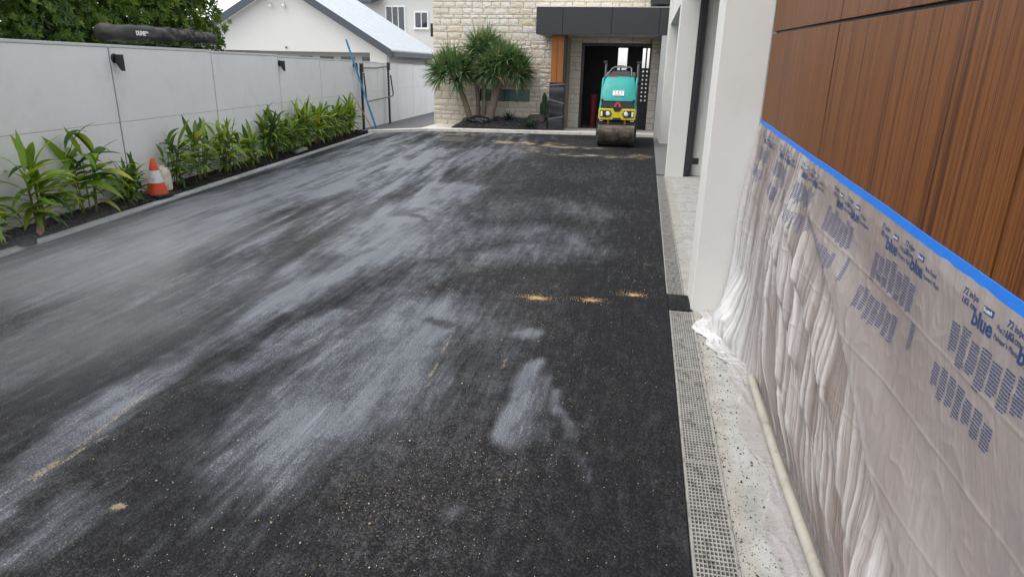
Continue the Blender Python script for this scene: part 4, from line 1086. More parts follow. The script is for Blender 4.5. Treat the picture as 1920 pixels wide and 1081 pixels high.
# ------------------------------------------------------------------ dragon trees and the garden
def blades(name, heads, mat, parent, nper, length, width, seed, spread=1.75, droop=.5, segs=4):
    """sword leaves radiating from rosette heads; heads: (centre, axis, scale)"""
    q = random.Random(seed); V = []; F = []; T = []
    for c, ax, sc in heads:
        ax = Vector(ax).normalized(); e1 = ax.orthogonal().normalized(); e2 = ax.cross(e1)
        for k in range(nper):
            th = spread * math.sqrt((k + .5)/nper) * q.uniform(.85, 1.1); ph = k*2.39996 + q.uniform(-.3, .3)
            d = (ax*math.cos(th) + (e1*math.cos(ph) + e2*math.sin(ph))*math.sin(th)).normalized()
            Ln = length*sc*q.uniform(.7, 1.12); w = width*sc*q.uniform(.8, 1.15)
            side = d.cross(Vector((0,0,1)))
            if side.length < .1: side = e1.copy()
            side = (side.normalized() + Vector((q.uniform(-.5,.5), q.uniform(-.5,.5), q.uniform(-.5,.5)))).normalized()
            p = Vector(c); b0 = len(V); dr = droop*(.3 + th/spread)*q.uniform(.5, 1.4); tint = min(1, max(0, q.gauss(.58, .25) - .18*(th > 1.4)*q.random() + (.5 if (th > 1.55 and q.random() < .10) else 0)))
            for s in range(segs + 1):
                t = s/segs; ww = w*(1 - t**1.7)*(.7 + .3*min(1, t*5)); nn = side.cross(d).normalized()
                V += [tuple(p - side*ww + nn*ww*.3), tuple(p + side*ww + nn*ww*.3)] if s < segs else [tuple(p), tuple(p)]
                T += [tint, tint]
                p = p + d*(Ln/segs); d = (d + Vector((0,0,-1))*dr*.34*(t + .2)).normalized()
            for s in range(segs): a = b0 + s*2; F.append((a, a+1, a+3, a+2))
    me = bpy.data.meshes.new(name); me.from_pydata(V, [], F); me.update()
    me.attributes.new('tint', 'FLOAT', 'POINT').data.foreach_set('value', np.array(T, np.float32))
    o = obj(name, me, mat, parent, smooth='all'); tag(o, kind='stuff'); return o
def dragon(base, top, r0, r1, centre, rad, nheads, lab, seed, nper=86, extra=None):
    q = random.Random(seed); t = thing('dragon_tree', base, lab, 'tree', 'dragon trees in front of the stone wall')
    base, top, centre = Vector(base), Vector(top), Vector(centre)
    for (bs, tp, a, c) in [(base, top, r0, r1)] + (extra or []):
        bs, tp = Vector(bs), Vector(tp); pts = []; rs = []
        for k in range(15):
            f = k/14; p = bs.lerp(tp, f) + Vector((.03*math.sin(f*3.1), 0, 0)); pts.append(p); rs.append((a + (c-a)*f)*(1 + .05*math.sin(f*31) + (.25*(1 - f*6) if f < .16 else 0)))
        obj('trunk', MB().tube(pts, rs, 14), M['trunk_bark'], t, smooth='all')
    heads = []
    for k in range(nheads):
        z = 1 - 1.35*(k + .5)/nheads; ph = k*2.39996 + seed; rr_ = math.sqrt(max(0, 1 - z*z))
        n = Vector((rr_*math.cos(ph), rr_*math.sin(ph), z)); c = centre + Vector((n.x*rad[0], n.y*rad[1], n.z*rad[2]))*q.uniform(.42, .62)
        heads.append((c, n + Vector((0,0,.55)), q.uniform(.85, 1.1)))
    for c, n, s in heads[::3]:
        m = top.lerp(c, .5) + Vector((0,0,-.04)); obj('limb', MB().tube([top - Vector((0,0,.05)), m, c], [r1*.75, r1*.55, r1*.4], 8), M['trunk_bark'], t, smooth='all')
    blades('crown', heads, M['dragon_leaf'], t, nper, .60, .025, seed, 1.55, .45)
dragon((-4.90, 18.85, gz(-4.9, 18.85) - .03), (-5.26, 18.80, 1.26), .092, .072, (-5.36, 18.72, 1.50), (.78, .62, .78), 15, 'left dragon tree with a single leaning trunk and round spiky crown', 3)
dragon((-4.72, 19.10, gz(-4.7, 19.1) - .03), (-4.80, 19.05, 1.40), .062, .056, (-4.52, 19.05, 2.02), (.58, .45, .64), 10, 'middle dragon tree with two slim trunks and the highest crown', 5, extra=[((-4.53, 19.0, gz(-4.5, 19.0) - .03), (-4.56, 19.0, 1.38), .062, .058)])
dragon((-4.36, 18.80, gz(-4.36, 18.8) - .03), (-4.12, 18.78, 1.20), .12, .10, (-3.92, 18.78, 1.62), (1.0, .68, .86), 24, 'right dragon tree with the thickest trunk and widest crown', 8)
for (x, y, s, lab, sd_) in ((-3.78, 18.85, .30, 'dark spiky agave between the dragon trees and the boulder', 1), (-3.12, 18.62, .32, 'dark spiky agave at the edge of the gravel by the boulder', 2)):
    ag = thing('agave', (x, y, gz(x, y)), lab, 'plant', 'agaves in the gravel')
    o = blades('rosette', [((x, y, gz(x, y) + .04), (0, -.1, 1), 1.0)], M['agave'], ag, 46, s, .020, 70 + sd_, 1.45, .15, 3)
def cact():
    t = thing('cactus', (-2.82, 19.28, gz(-2.82, 19.28)), 'small upright green cactus with side arms next to the wrapped column', 'cactus')
    def ribbed(pts, r):
        n = 16; vs = []; fs = []
        for i, p in enumerate(pts):
            f = i/(len(pts)-1); rr_ = r*(1 if f < .75 else math.sqrt(max(.02, 1 - ((f-.75)/.25)**2)))
            for k in range(n): a = 2*math.pi*k/n; g = rr_*(1 + (.16 if k % 2 else -.10)); vs.append((p[0] + g*math.cos(a), p[1] + g*math.sin(a), p[2]))
        for i in range(len(pts)-1):
            for k in range(n): fs.append((i*n+k, i*n+(k+1) % n, (i+1)*n+(k+1) % n, (i+1)*n+k))
        fs.append(tuple((len(pts)-1)*n+k for k in range(n))); return MB().add(vs, fs)
    b0 = gz(-2.82, 19.28)
    obj('stem', ribbed([(-2.82, 19.28, b0 + (1.06 - b0)*k/12) for k in range(13)], .062), M['cactus'], t)
    obj('arm', ribbed([(-2.70 + .012*math.sin(k), 19.26, .50 + .36*k/8) for k in range(9)], .045), M['cactus'], t)
    obj('arm', ribbed([(-2.90, 19.26, .44 + .36*k/8) for k in range(9)], .036), M['cactus'], t)
    obj('arm_joint', MB().tube([(-2.93, 19.27, .46), (-2.82, 19.28, .42), (-2.70, 19.27, .51)], .03, 8), M['cactus'], t, smooth=True)
cact()
bm = bmesh.new(); bmesh.ops.create_icosphere(bm, subdivisions=3, radius=1.0)
me = bpy.data.meshes.new('boulder'); bm.to_mesh(me); bm.free()
for v in me.vertices:
    p = v.co; k = 1 + .22*mnoise.noise(p*1.6) + .10*mnoise.noise(p*4.5); zz = p.z*k*.22
    v.co = Vector((-2.95 + p.x*k*.30, 19.05 + p.y*k*.26, .32 + min(zz, .14)))
tag(obj('boulder', me, M['boulder'], smooth=True), 'low dark flat topped boulder at the foot of the cactus', 'boulder')

bm = bmesh.new(); bmesh.ops.create_icosphere(bm, subdivisions=4, radius=1.0)
me = bpy.data.meshes.new('plastic_bundle'); bm.to_mesh(me); bm.free()
for v in me.vertices:
    p = v.co; k = 1 + .30*mnoise.noise(p*2.1) + .22*(1 - abs(mnoise.noise(p*4.0)))*.6 - .1
    v.co = Vector((-4.60 + p.x*k*.46, 18.76 + p.y*k*.22, .27 + max(-.15, p.z*k*.12)))
tag(obj('plastic_bundle', me, M['wrap_plastic'], smooth='all'), 'crumpled black plastic bundled round the feet of the dragon tree trunks', 'plastic')

# ------------------------------------------------------------------ tandem roller
def roller():
    t = thing('tandem_roller', (-.61, 16.02, 0), 'small teal and yellow tandem asphalt roller parked before the entrance', 'roller')
    K = dict(parent=t, local=True)
    def drum(yc):
        pr = [(.10,-.43),(.265,-.43),(.285,-.425),(.305,-.415),(.305,.415),(.285,.425),(.265,.43),(.10,.43)]
        d = obj('drum', MB().lathe(pr, (0, yc, .305), 48, 'x'), M['worn_drum'], smooth=True, **K)
        h = obj('hub', MB().lathe([(.07,-.445),(.09,-.43),(.09,.43),(.07,.445)], (0, yc, .305), 20, 'x'), M['black_metal'], smooth=True); h.parent = d
    drum(0); drum(1.30)
    obj('scraper_bar', MB().box(-.41, .41, -.235, -.195, .50, .565), M['black_rubber'], bevel=.006, **K)
    obj('frame_beam', MB().box(-.40, .40, -.17, .30, .615, .665).box(-.40, -.33, -.1, 1.5, .60, .70).box(.33, .40, -.1, 1.5, .60, .70), M['black_metal'], bevel=.006, **K)
    for s in (-1, 1):
        obj('fork', MB().box(s*.452 - .014, s*.452 + .014, -.10, .10, .22, .70).box(s*.425 - .03, s*.425 + .03, -.08, .08, .64, .70), M['black_metal'], bevel=.006, **K)
        obj('lift_bracket', MB().box(s*.19 - .022, s*.19 + .022, -.24, -.17, .52, .66), M['rust_bracket'], bevel=.004, **K)
        obj('tow_eye', MB().tube([(s*.355 + .035*math.cos(a), -.235, .615 + .03*math.sin(a)) for a in [k*math.pi/6 + math.pi for k in range(7)]], .009, 6), M['white_paint'], smooth=True, **K)
    # yellow nose with dark light pods
    nose = obj('nose_panel', MB().prism([(-.425,.64),(-.40,.615),(.40,.615),(.425,.64),(.425,.84),(.405,.868),(-.405,.868),(-.425,.84)], -.255, .45, 'y'), M['yellow_paint'], bevel=.012, **K)
    for s in (-1, 1):
        pod = obj('light_pod', MB().prism([(s*.385,.675),(s*.385,.825),(s*.16,.825),(s*.115,.755),(s*.16,.675)], -.268, -.25, 'y'), M['black_plastic'], bevel=.003, **K)
        for nm, mb, mt in (('headlight', MB().lathe([(.058,-.0),(.058,-.022),(.046,-.026),(.040,-.018)], (s*.205, -.264, .75), 24, 'y'), 'chrome'), ('headlight_lens', MB().lathe([(.0,0),(.040,0),(.03,-.010),(.0,-.013)], (s*.205, -.280, .75), 20, 'y'), 'lamp_lens'), ('indicator', MB().box(s*.352-.022, s*.352+.022, -.280, -.266, .695, .805), 'lamp_lens')):
            c = obj(nm, mb, M[mt], smooth='lathe' if nm != 'indicator' else False); c.parent = pod
    for x0, x1, dz in ((-.12, .10, 0), (-.02, .26, -.02), (-.30, -.05, -.01)):
        obj('hydraulic_hose', MB().tube([(x0, -.16, .60 + dz), (x0*.6 + x1*.4, -.21, .575 + dz), (x1, -.17, .605 + dz)], .011, 8), M['black_rubber'], smooth=True, **K)
    obj('nose_notch', MB().prism([(-.105,.615),(.105,.615),(.09,.665),(-.09,.665)], -.262, -.25, 'y'), M['black_plastic'], **K)
    obj('nose_notch', MB().prism([(-.10,.869),(-.055,.80),(.055,.80),(.10,.869)], -.262, -.25, 'y'), M['black_plastic'], **K)
    # teal bonnet, lofted
    sec = [(-.225,.872,.418),(-.205,1.03,.405),(-.165,1.12,.395),(-.05,1.36,.365),(.06,1.50,.335),(.14,1.535,.325),(.55,1.56,.325)]
    vs = []; fs = []
    ring_ = []
    for (y, z, w) in sec:
        ring_.append([(-w-.01, y + .06, z - .06), (-w, y + .015, z - .012), (-w + .04, y, z), (-w*.5, y - .012, z + .008), (0, y - .016, z + .012), (w*.5, y - .012, z + .008), (w - .04, y, z), (w, y + .015, z - .012), (w + .01, y + .06, z - .06)])
    m = 9
    for r_ in ring_: vs += r_
    for i in range(len(sec)-1):
        for k in range(m-1): fs.append((i*m+k, i*m+k+1, (i+1)*m+k+1, (i+1)*m+k))
    hood = obj('bonnet', MB().add(vs, fs), M['teal_paint'], smooth=True, **K)
    for s in (-1, 1):
        obj('side_panel', MB().prism([(-.20,.87),(.62,.87),(.62,1.55),(.16,1.52),(.03,1.42),(-.14,1.08)], s*.385 - .02, s*.385 + .02, 'x'), M['teal_paint'], bevel=.01, **K)
        c = obj('bonnet_crease', MB().hexa([(s*.20-.006,-.115,1.19),(s*.20+.006,-.115,1.19),(s*.20+.006,-.10,1.19),(s*.20-.006,-.10,1.19)], [(s*.19-.010,.062,1.518),(s*.19+.010,.062,1.518),(s*.19+.010,.08,1.518),(s*.19-.010,.08,1.518)]), M['teal_paint']); c.parent = hood
    c = obj('bonnet_seam', MB().box(-.392, .392, -.236, -.20, 1.030, 1.037), M['black_plastic']); c.parent = hood
    for s in (-1, 1):
        for k in range(4): obj('side_vent', MB().box(s*.408 - .004, s*.408 + .004, .05, .40, 1.0 + k*.055, 1.02 + k*.055), M['black_plastic'], **K)
        obj('bonnet_latch', MB().box(s*.36 - .02, s*.36 + .02, -.245, -.21, 1.04, 1.075), M['black_rubber'], bevel=.004, **K)
    gr = obj('grille', MB().hexa([(-.385,-.245,.878),(.385,-.245,.878),(.385,-.2,.878),(-.385,-.2,.878)], [(-.365,-.227,1.025),(.365,-.227,1.025),(.365,-.18,1.025),(-.365,-.18,1.025)]), M['black_plastic'], bevel=.006, **K)
    em = MB()
    for s in (-1, 1): em.hexa([(s*.062-.024,-.258,.905),(s*.062+.024,-.258,.905),(s*.062+.024,-.238,.905),(s*.062-.024,-.238,.905)], [(s*.012-.02,-.245,1.015),(s*.012+.02,-.245,1.015),(s*.012+.02,-.222,1.015),(s*.012-.02,-.222,1.015)])
    c = obj('emblem', em, M['red_plastic']); c.parent = gr
    # white company plate on the bonnet
    ang = math.atan2(.24, .115)
    pm = Matrix.Translation((.0, -.158, 1.205)) @ Matrix.Rotation(ang, 4, 'X')
    pl = obj('company_plate', MB().box(-.128, .128, -.06, .06, -.004, .006), M['white_paint'], bevel=.004, **K); pl.matrix_basis = pm
    for body, sz, y, mt, bd in (('T', .075, -.006, 'print_dark', .001), ('&', .075, -.006, 'print_red', .001), ('C', .075, -.006, 'print_dark', .001)):
        x = {'T': -.075, '&': 0, 'C': .075}[body]
        c = obj('plate_letter', text_mesh(body, sz, bd, 'CENTER'), M[mt]); c.parent = pl; c.location = (x, y, .0075)
    c = obj('plate_letters', text_mesh('ASPHALT', .042, .0006, 'CENTER'), M['print_red']); c.parent = pl; c.location = (0, -.045, .0075)
    # console, wheel, seat, roll bar, side posts
    obj('deck', MB().box(-.40, .40, .55, 1.75, .70, .86), M['black_plastic'], bevel=.02, **K)
    obj('console', MB().hexa([(-.26,.42,1.54),(.26,.42,1.54),(.26,.66,1.54),(-.26,.66,1.54)], [(-.20,.48,1.67),(.20,.48,1.67),(.20,.62,1.70),(-.20,.62,1.70)]), M['black_plastic'], bevel=.015, **K)
    obj('fuel_cap', MB().box(-.20, -.07, .20, .30, 1.545, 1.575), M['red_plastic'], bevel=.006, **K)
    obj('steering_wheel', MB().tube([(-.02 + .16*math.cos(a), .66 + .06*math.sin(a), 1.75 + .055*math.sin(a)) for a in [k*2*math.pi/20 for k in range(21)]], .013, 8), M['black_rubber'], smooth=True, **K)
    obj('steering_column', MB().tube([(-.02, .58, 1.62), (-.02, .66, 1.75)], .022, 8), M['black_plastic'], smooth=True, **K)
    st = obj('seat', MB().box(-.24, .24, .95, 1.35, 1.15, 1.27), M['black_plastic'], bevel=.03, **K)
    c = obj('seat_back', MB().box(-.22, .22, 1.33, 1.44, 1.25, 1.62), M['black_plastic'], bevel=.03); c.parent = st
    obj('seat_box', MB().box(-.3, .3, .95, 1.7, .86, 1.15), M['teal_paint'], bevel=.02, **K)
    obj('console_bar', MB().tube([(-.36, .50, 1.56), (-.20, .60, 1.75), (-.15, .62, 1.775), (.20, .62, 1.775), (.235, .61, 1.75), (.25, .5, 1.56)], .016, 8), M['grey_plastic'], smooth=True, **K)
    for s in (-1, 1):
        obj('arm_pad', MB().box(s*.29 - .045, s*.29 + .045, .6, .9, 1.54, 1.66), M['grey_plastic'], bevel=.02, **K)
        pst = obj('roll_post', MB().tube([(s*.40, 1.0, .80), (s*.39, .99, 1.55), (s*.385, .98, 1.86)], .024, 8), M['grey_plastic'], smooth=True, **K)
        c = obj('post_head', MB().box(s*.40 - .055, s*.40 + .045, .94, 1.04, 1.86, 1.915), M['black_metal'], bevel=.012); c.parent = pst
    obj('side_lever', MB().tube([(.34, .55, 1.36), (.44, .50, 1.42), (.50, .46, 1.47)], .018, 8), M['black_rubber'], smooth=True, **K)
    obj('rear_nose', MB().box(-.42, .42, 1.1, 1.62, .615, .86), M['yellow_paint'], bevel=.015, **K)
roller()

# ------------------------------------------------------------------ neighbour's car, awning bag
def car():
    # parallel to the boundary wall, 1.9 m behind it
    c0 = FP(3.1, -1.75, -.35)
    t = thing('parked_car', c0, 'white four wheel drive mostly hidden behind the boundary wall, roof showing', 'car', rz=FANG)
    K = dict(parent=t, local=True)
    prof = [(-2.35,.45),(-2.35,1.0),(-2.2,1.15),(-1.35,1.22),(-.75,2.03),(-.5,2.14),(1.4,2.17),(1.95,2.10),(2.3,1.25),(2.35,.45)]
    vs = []; fs = []; n = len(prof)
    for x, k in ((-.93, 0), (-.93, 1), (.93, 1), (.93, 0)): pass
    for side in (-1, 1):
        for (y, z) in prof: vs.append((side*(.94 if z < 1.3 else .94 - .16*(z - 1.22)/.9), y, z))
    fs = [tuple(range(n)), tuple(range(2*n-1, n-1, -1))] + [(i, n+i, n+(i+1) % n, (i+1) % n) for i in range(n)]
    obj('body', MB().add(vs, fs), M['car_paint'], bevel=.06, smooth=True, **K)
    for s in (-1, 1):
        for y0, y1 in ((-.85, .15), (.22, 1.2), (1.27, 1.95)):
            obj('side_window', MB().hexa([(s*.935-.012,y0,1.30),(s*.935+.012,y0,1.30),(s*.935+.012,y1,1.30),(s*.935-.012,y1,1.30)], [(s*.83-.012,y0+(.4 if y0 < -.5 else .03),1.98),(s*.83+.012,y0+(.4 if y0 < -.5 else .03),1.98),(s*.83+.012,y1-.05,1.98),(s*.83-.012,y1-.05,1.98)]), M['car_glass'], bevel=.004, **K)
        for y in (-1.45, 1.5):
            w = obj('wheel', MB().lathe([(.25,-.12),(.37,-.12),(.40,-.09),(.40,.09),(.37,.12),(.25,.12)], (s*.86, y, .40), 28, 'x'), M['black_rubber'], smooth=True, **K)
            r_ = obj('rim', MB().lathe([(.05,-.10),(.24,-.115),(.24,.115),(.05,.10)], (s*.86, y, .40), 20, 'x'), M['chrome'], smooth=True); r_.parent = w
        obj('roof_rail', MB().tube([(s*.68, -.55, 2.16), (s*.68, -.45, 2.24), (s*.68, 1.4, 2.27), (s*.68, 1.55, 2.17)], .022, 8), M['black_metal'], smooth=True, **K)
    obj('windscreen', MB().hexa([(-.74,-1.31,1.27),(.74,-1.31,1.27),(.74,-1.28,1.25),(-.74,-1.28,1.25)], [(-.66,-.80,2.0),(.66,-.80,2.0),(.66,-.77,1.98),(-.66,-.77,1.98)]), M['car_glass'], **K)
    for y in (-.2, .5, 1.2): obj('cross_bar', MB().box(-.80, .86, y - .03, y + .03, 2.255, 2.29), M['black_metal'], bevel=.006, **K)
    for y in (.1, .85): obj('bracket', MB().box(.62, .95, y - .02, y + .02, 2.20, 2.255), M['black_metal'], **K)
car()
def bag():
    A, B = FP(1.72, -.93, 2.035), FP(4.62, -.93, 2.065)
    t = thing('awning_bag', (A + B)*.5, 'black rolled awning bag with white lettering strapped on the car roof', 'awning bag')
    n, m = 90, 28; vs = []; fs = []; ax = (B - A).normalized(); sd_ = FN
    for i in range(n + 1):
        f = i/n; e = min(1, math.sqrt(max(0, 1 - (1 - min(1, f/.035))**2)) + .02) * min(1, math.sqrt(max(0, 1 - (1 - min(1, (1-f)/.03))**2)) + .02)
        hgt = (.104 + .016*math.sin(f*5.5 + .4) - .030*f) * e; wid = (.20 - .04*f) * e
        pinch = 1 - .13*math.exp(-((f-.66)/.012)**2) - .13*math.exp(-((f-.82)/.012)**2)
        for k in range(m):
            a = 2*math.pi*k/m; ca, sa = math.cos(a), math.sin(a); ex = 2/2.5
            u = math.copysign(abs(ca)**ex, ca)*wid*pinch; w = math.copysign(abs(sa)**ex, sa)*hgt*pinch
            p = A + ax*((B - A).length*f) + sd_*u + Vector((0, 0, w + .02 + .02*math.sin(f*2.6)))
            wr = .050*mnoise.noise(Vector((f*9, a*.9, 2))) + .034*mnoise.noise(Vector((f*24 + a*1.5, a*2, 5)))*(f > .3) + .026*(1 - abs(math.sin(f*38 + a*1.3)))**3*(f > .42)
            p += (sd_*ca + Vector((0,0,1))*sa)*wr*e; vs.append(tuple(p))
    for i in range(n):
        for k in range(m): fs.append((i*m+k, i*m+(k+1) % m, (i+1)*m+(k+1) % m, (i+1)*m+k))
    fs += [tuple(range(m-1,-1,-1)), tuple(n*m+k for k in range(m))]
    obj('bag_body', MB().add(vs, fs), M['bag_fabric'], t, smooth='all')
    for f in (.66, .82):
        c = A + ax*((B - A).length*f) + Vector((0,0,.022 + .02*math.sin(f*2.6)))
        obj('strap', MB().tube([c + sd_*.185*math.cos(a)*.98 + Vector((0,0,.098*math.sin(a))) for a in [k*2*math.pi/20 for k in range(21)]], .009, 6), M['black_plastic'], t, smooth=True)
    # lettering: x runs along the wall away from the camera, facing the driveway
    R = Matrix((ax, Vector((0,0,1)), FN)).transposed().to_4x4()
    for body, s, z, sz, bd in (('DUNE', .135, -.02, .082, .0035), ('4WD', .212, .012, .034, .001)):
        o = obj('lettering', text_mesh(body, sz, bd, extrude=.002), M['white_paint'])
        R2 = R.copy(); R2.translation = A + ax*((B - A).length*s) + FN*.225 + Vector((0,0,z + .02)); o.matrix_basis = R2; adopt(o, t)
bag()

# ------------------------------------------------------------------ neighbouring houses
def gable_house():
    Y = 24.0; t = thing('gable_house', (-13.3, Y, -.35), 'pale rendered gable house with dark barge boards and white metal roof', 'house')
    ap = (-13.28, 4.45); el, er = -17.55, -9.38; ez = 2.19; sl = (ap[1] - ez)/(er - ap[0])
    # wall with garage opening
    x0, x1, zt = -16.05, -10.03, 2.14
    w = MB(); w.prism([(el, -.4), (x0, -.4), (x0, zt), (el, zt)], Y, Y + .25); w.prism([(x1, -.4), (er, -.4), (er, zt), (x1, zt)], Y, Y + .25)
    w.prism([(el, zt), (er, zt), (er, ez), (ap[0], ap[1]), (el, ez)], Y, Y + .25)
    obj('gable_wall', w, M['gable_paint'], t)
    obj('side_wall', MB().box(er - .25, er - .01, Y + .252, 29.5, -.4, 2.2), M['side_cladding'], t)
    obj('side_wall', MB().box(el + .01, el + .25, Y + .252, 29.5, -.4, 2.2), M['side_cladding'], t)
    gd = obj('garage_door', MB().box(x0, x1, Y + .5, Y + .55, -.4, zt), M['side_cladding'], t)
    for k in range(4):
        xa = -13.1 + .85*k; obj('door_window', MB().box(xa, xa + .55, Y + .485, Y + .497, 1.78, 1.985), M['car_glass'], gd)
    for k in range(5): obj('door_rib', MB().box(x0, x1, Y + .488, Y + .499, .1 + .4*k, .115 + .4*k), M['white_trim'], gd)
    # roof slabs and barge boards
    ov = .30; yf = Y - .28
    for s, e in ((1, er), (-1, el)):
        ex = e + s*ov; zz = ez - sl*ov; th = .05
        rf = obj('roof_slope', MB().hexa([(ap[0], yf, ap[1]+.17), (ex, yf, zz+.17), (ex, 29.5, zz+.17), (ap[0], 29.5, ap[1]+.17)], [(ap[0], yf, ap[1]+.17+th), (ex, yf, zz+.17+th), (ex, 29.5, zz+.17+th), (ap[0], 29.5, ap[1]+.17+th)]), M['roof_metal'], t)
        rb = MB(); k = .6
        while yf + k < 29.3:
            y = yf + k; rb.hexa([(ap[0], y, ap[1]+.215), (ex, y, zz+.215), (ex, y+.035, zz+.215), (ap[0], y+.035, ap[1]+.215)], [(ap[0], y+.01, ap[1]+.245), (ex, y+.01, zz+.245), (ex, y+.025, zz+.245), (ap[0], y+.025, ap[1]+.245)]); k += .76
        tag(obj('roof_ribs', rb, M['roof_metal'], rf), kind='stuff')
        obj('barge_board', MB().hexa([(ap[0], yf-.04, ap[1]-.06), (ex, yf-.04, zz-.06), (ex, yf-.005, zz-.06), (ap[0], yf-.005, ap[1]-.06)], [(ap[0], yf-.04, ap[1]+.225), (ex, yf-.04, zz+.225), (ex, yf-.005, zz+.225), (ap[0], yf-.005, ap[1]+.225)]), M['slate_trim'], t)
        obj('eave_soffit', MB().hexa([(ap[0], yf, ap[1]+.0), (ex, yf, zz+.0), (ex, Y-.002, zz+.0), (ap[0], Y-.002, ap[1]+.0)], [(ap[0], yf, ap[1]+.165), (ex, yf, zz+.165), (ex, Y-.002, zz+.165), (ap[0], Y-.002, ap[1]+.165)]), M['white_trim'], t)
        obj('gutter', MB().box(min(ex, ex + s*.12), max(ex, ex + s*.12), yf, 29.5, zz - .02, zz + .17), M['slate_trim'], t, bevel=.01)
        obj('eave_board', MB().box(min(e, ex), max(e, ex), Y + .26, 29.5, zz + .0, zz + .03), M['slate_trim'], t)
    for x in (-13.83, -13.30):
        c = obj('security_light', MB().lathe([(.03,0),(.06,-.05),(.065,-.02),(.05,.0)], (x, Y-.01, 3.74), 12, 'y'), M['white_trim'], t, smooth=True)
        obj('lamp_head', MB().tube([(x, Y-.05, 3.73), (x+.08, Y-.16, 3.66)], .05, 10), M['white_trim'], c, smooth=True)
    obj('wall_sensor', MB().lathe([(.04,0),(.035,-.05),(.01,-.07)], (-13.33, Y, 2.27), 12, 'y'), M['grey_plastic'], t, smooth=True)
    obj('downpipe', MB().tube([(er + .06, 28.5, 2.1), (er + .06, 28.5, -.35)], .045, 8), M['side_cladding'], t)
gable_house()
def far_house():
    Y = 36.0; t = thing('far_house', (-13, Y, -.35), 'white two storey house with sash windows seen above the metal roof', 'house')
    P = lambda x: x*36/34
    obj('far_wall', MB().box(-15.6, -9.0, Y, Y + 6, -.4, 5.85), M['gable_paint'], t)
    for (a, b_, c, d, n) in ((-13.99, -12.98, 3.45, 4.66, 3), (-12.37, -11.70, 3.66, 4.39, 2)):
        w = obj('window', MB().box(a - .06, b_ + .06, Y - .05, Y + .0, d, d + .07).box(a - .06, a, Y - .05, Y, c, d).box(b_, b_ + .06, Y - .05, Y, c, d).box(a - .10, b_ + .10, Y - .09, Y, c - .10, c), M['white_trim'], t)
        wd = (b_ - a)/n
        for k in range(n):
            obj('pane', MB().box(a + wd*k + .02, a + wd*(k+1) - .02, Y - .022, Y - .014, c, d), M['window_glass'], w)
            if k: obj('mullion', MB().box(a + wd*k - .02, a + wd*k + .02, Y - .045, Y - .002, c, d), M['white_trim'], w)
    obj('far_roof', MB().hexa([(-16.1, Y - .5, 5.83), (-8.6, Y - .5, 5.83), (-8.6, Y + 6.5, 5.83), (-16.1, Y + 6.5, 5.83)], [(-14, Y + 2, 7.6), (-10.5, Y + 2, 7.6), (-10.5, Y + 4, 7.6), (-14, Y + 4, 7.6)]), M['roof_metal'], t)
    obj('porch_roof', MB().hexa([(-15.4, Y - 1.2, 4.70), (-14.35, Y - 1.2, 4.70), (-14.1, Y - .01, 5.1), (-15.4, Y - .01, 5.1)], [(-15.4, Y - 1.2, 4.86), (-14.35, Y - 1.2, 4.86), (-14.1, Y - .01, 5.28), (-15.4, Y - .01, 5.28)]), M['slate_trim'], t)
far_house()

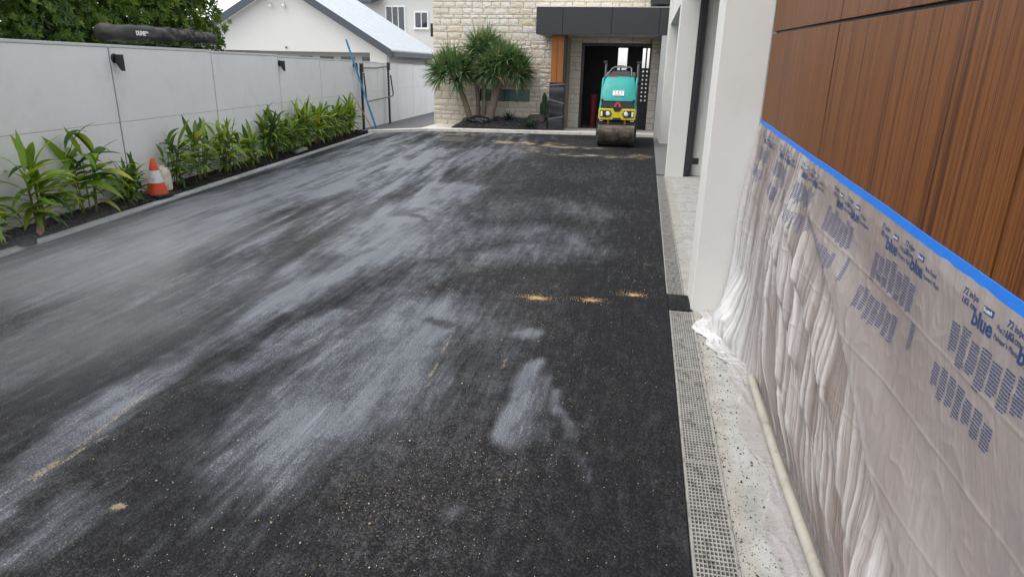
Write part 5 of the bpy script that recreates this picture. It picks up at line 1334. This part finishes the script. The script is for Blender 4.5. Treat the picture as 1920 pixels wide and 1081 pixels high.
# ------------------------------------------------------------------ hedge trees behind the wall
def hedge_tree(base, centre, rad, n, lab, seed):
    q = random.Random(seed); t = thing('hedge_tree', base, lab, 'tree', 'hedge trees behind the boundary wall')
    base, centre = Vector(base), Vector(centre)
    obj('trunk', MB().tube([base, base.lerp(centre, .4), base.lerp(centre, .85)], [.11, .09, .05], 10), M['tree_bark'], t, smooth='all')
    for k in range(5):
        a = k*1.26 + seed; e = centre + Vector((math.cos(a)*rad[0]*.6, math.sin(a)*rad[1]*.6, q.uniform(-.2, .5)*rad[2]))
        s0 = base.lerp(centre, q.uniform(.3, .55)); obj('limb', MB().tube([s0, s0.lerp(e, .5) + Vector((0,0,.1)), e], [.05, .035, .015], 7), M['tree_bark'], t, smooth='all')
    V = []; F = []; T = []
    for k in range(n):
        z = q.uniform(-1, 1); ph = q.uniform(0, 6.283); r_ = math.sqrt(1 - z*z); d = Vector((r_*math.cos(ph), r_*math.sin(ph), z))
        lump = 1 + .16*mnoise.noise(d*2.3 + Vector((seed, 0, 0))) + .12*mnoise.noise(d*5.5 + Vector((0, seed, 0)))
        depth = q.random()**2.2*.45
        # square the ellipsoid off a little: clipped hedge
        m_ = max(abs(d.x), abs(d.y), abs(d.z)); d2 = d/(m_**.45)
        c = centre + Vector((d2.x*rad[0], d2.y*rad[1], d2.z*rad[2]))*lump*(1 - depth)*q.uniform(.95, 1.03)
        clump = .5 + .9*mnoise.noise(c*2.1) + .35*mnoise.noise(c*6)
        axis = (d + Vector((q.gauss(0,.5), q.gauss(0,.5), q.gauss(.55,.5)))).normalized(); e1 = axis.orthogonal().normalized(); e2 = axis.cross(e1); a0 = q.uniform(0, 6.28)
        nl = q.randint(4, 6)
        for j in range(nl):
            a = a0 + 6.283*j/nl; o = (e1*math.cos(a) + e2*math.sin(a)); ld = (o*q.uniform(.6,1) + axis*q.uniform(.25,.8)).normalized(); sd_ = ld.cross(axis)
            if sd_.length < .05: continue
            sd_.normalize(); L_ = q.uniform(.075, .135); w = L_*.24; b0 = len(V)
            p1 = c + ld*L_*.5; p2 = c + ld*L_ - axis*L_*.12
            V += [tuple(c), tuple(p1 - sd_*w + axis*w*.3), tuple(p2), tuple(p1 + sd_*w + axis*w*.3)]
            T += [min(1, max(0, clump*.8 + q.gauss(.1, .14) - depth*.2))]*4; F += [(b0, b0+1, b0+2, b0+3)]
    me = bpy.data.meshes.new('crown'); me.from_pydata(V, [], F); me.update()
    me.attributes.new('tint', 'FLOAT', 'POINT').data.foreach_set('value', np.array(T, np.float32))
    tag(obj('crown', me, M['hedge_leaf'], t), kind='stuff')
c = FP(-1.2, -3.6, 0); hedge_tree((c.x, c.y, -.35), (c.x, c.y, 2.9), (1.6, 2.2, 2.3), 13000, 'dense green hedge tree at the left edge behind the wall', 11)
c = FP(2.4, -4.0, 0); hedge_tree((c.x, c.y, -.35), (c.x, c.y, 2.9), (1.6, 2.4, 2.3), 14000, 'dense green hedge tree right behind the awning bag', 12)
c = FP(6.5, -3.7, 0); hedge_tree((c.x, c.y, -.35), (c.x, c.y, 2.75), (1.4, 1.9, 2.2), 12000, 'dense hedge tree nearest the gable house', 13)

# ------------------------------------------------------------------ steam rising off the hot asphalt
def steam():
    b = NB('steam_air'); b.t.nodes.clear(); b.out = b.n('ShaderNodeOutputMaterial')
    v = b.n('ShaderNodeVolumePrincipled'); tc = b.n('ShaderNodeTexCoord'); sx = b.n('ShaderNodeSeparateXYZ'); b.l(tc.outputs['Generated'], sx.inputs[0])
    nz = b.noise(b.pos((.6, .4, 1.2)), 1.0, 2, .5, .4)
    def win(s): return b.math('MULTIPLY', b.maprange(s, 0, .35), b.maprange(s, 1, .65))
    f = b.math('MULTIPLY', b.math('MULTIPLY', win(sx.outputs[0]), win(sx.outputs[1])), b.math('POWER', b.maprange(sx.outputs[2], 1.0, .0), 2.0))
    d = b.math('MULTIPLY', b.math('MULTIPLY', b.maprange(nz, .40, .70), f), 1.15)
    b.l(d, v.inputs['Density']); v.inputs['Color'].default_value = (.9,.92,.95,1); v.inputs['Anisotropy'].default_value = .2
    b.l(v.outputs[0], b.out.inputs['Volume'])
    o = obj('steam', MB().box(-5.65, -1.9, 1.8, 8.0, .01, .6), M['steam_air']); tag(o, 'thin white steam drifting low over the hot asphalt on the left', 'steam', kind='stuff')
steam()
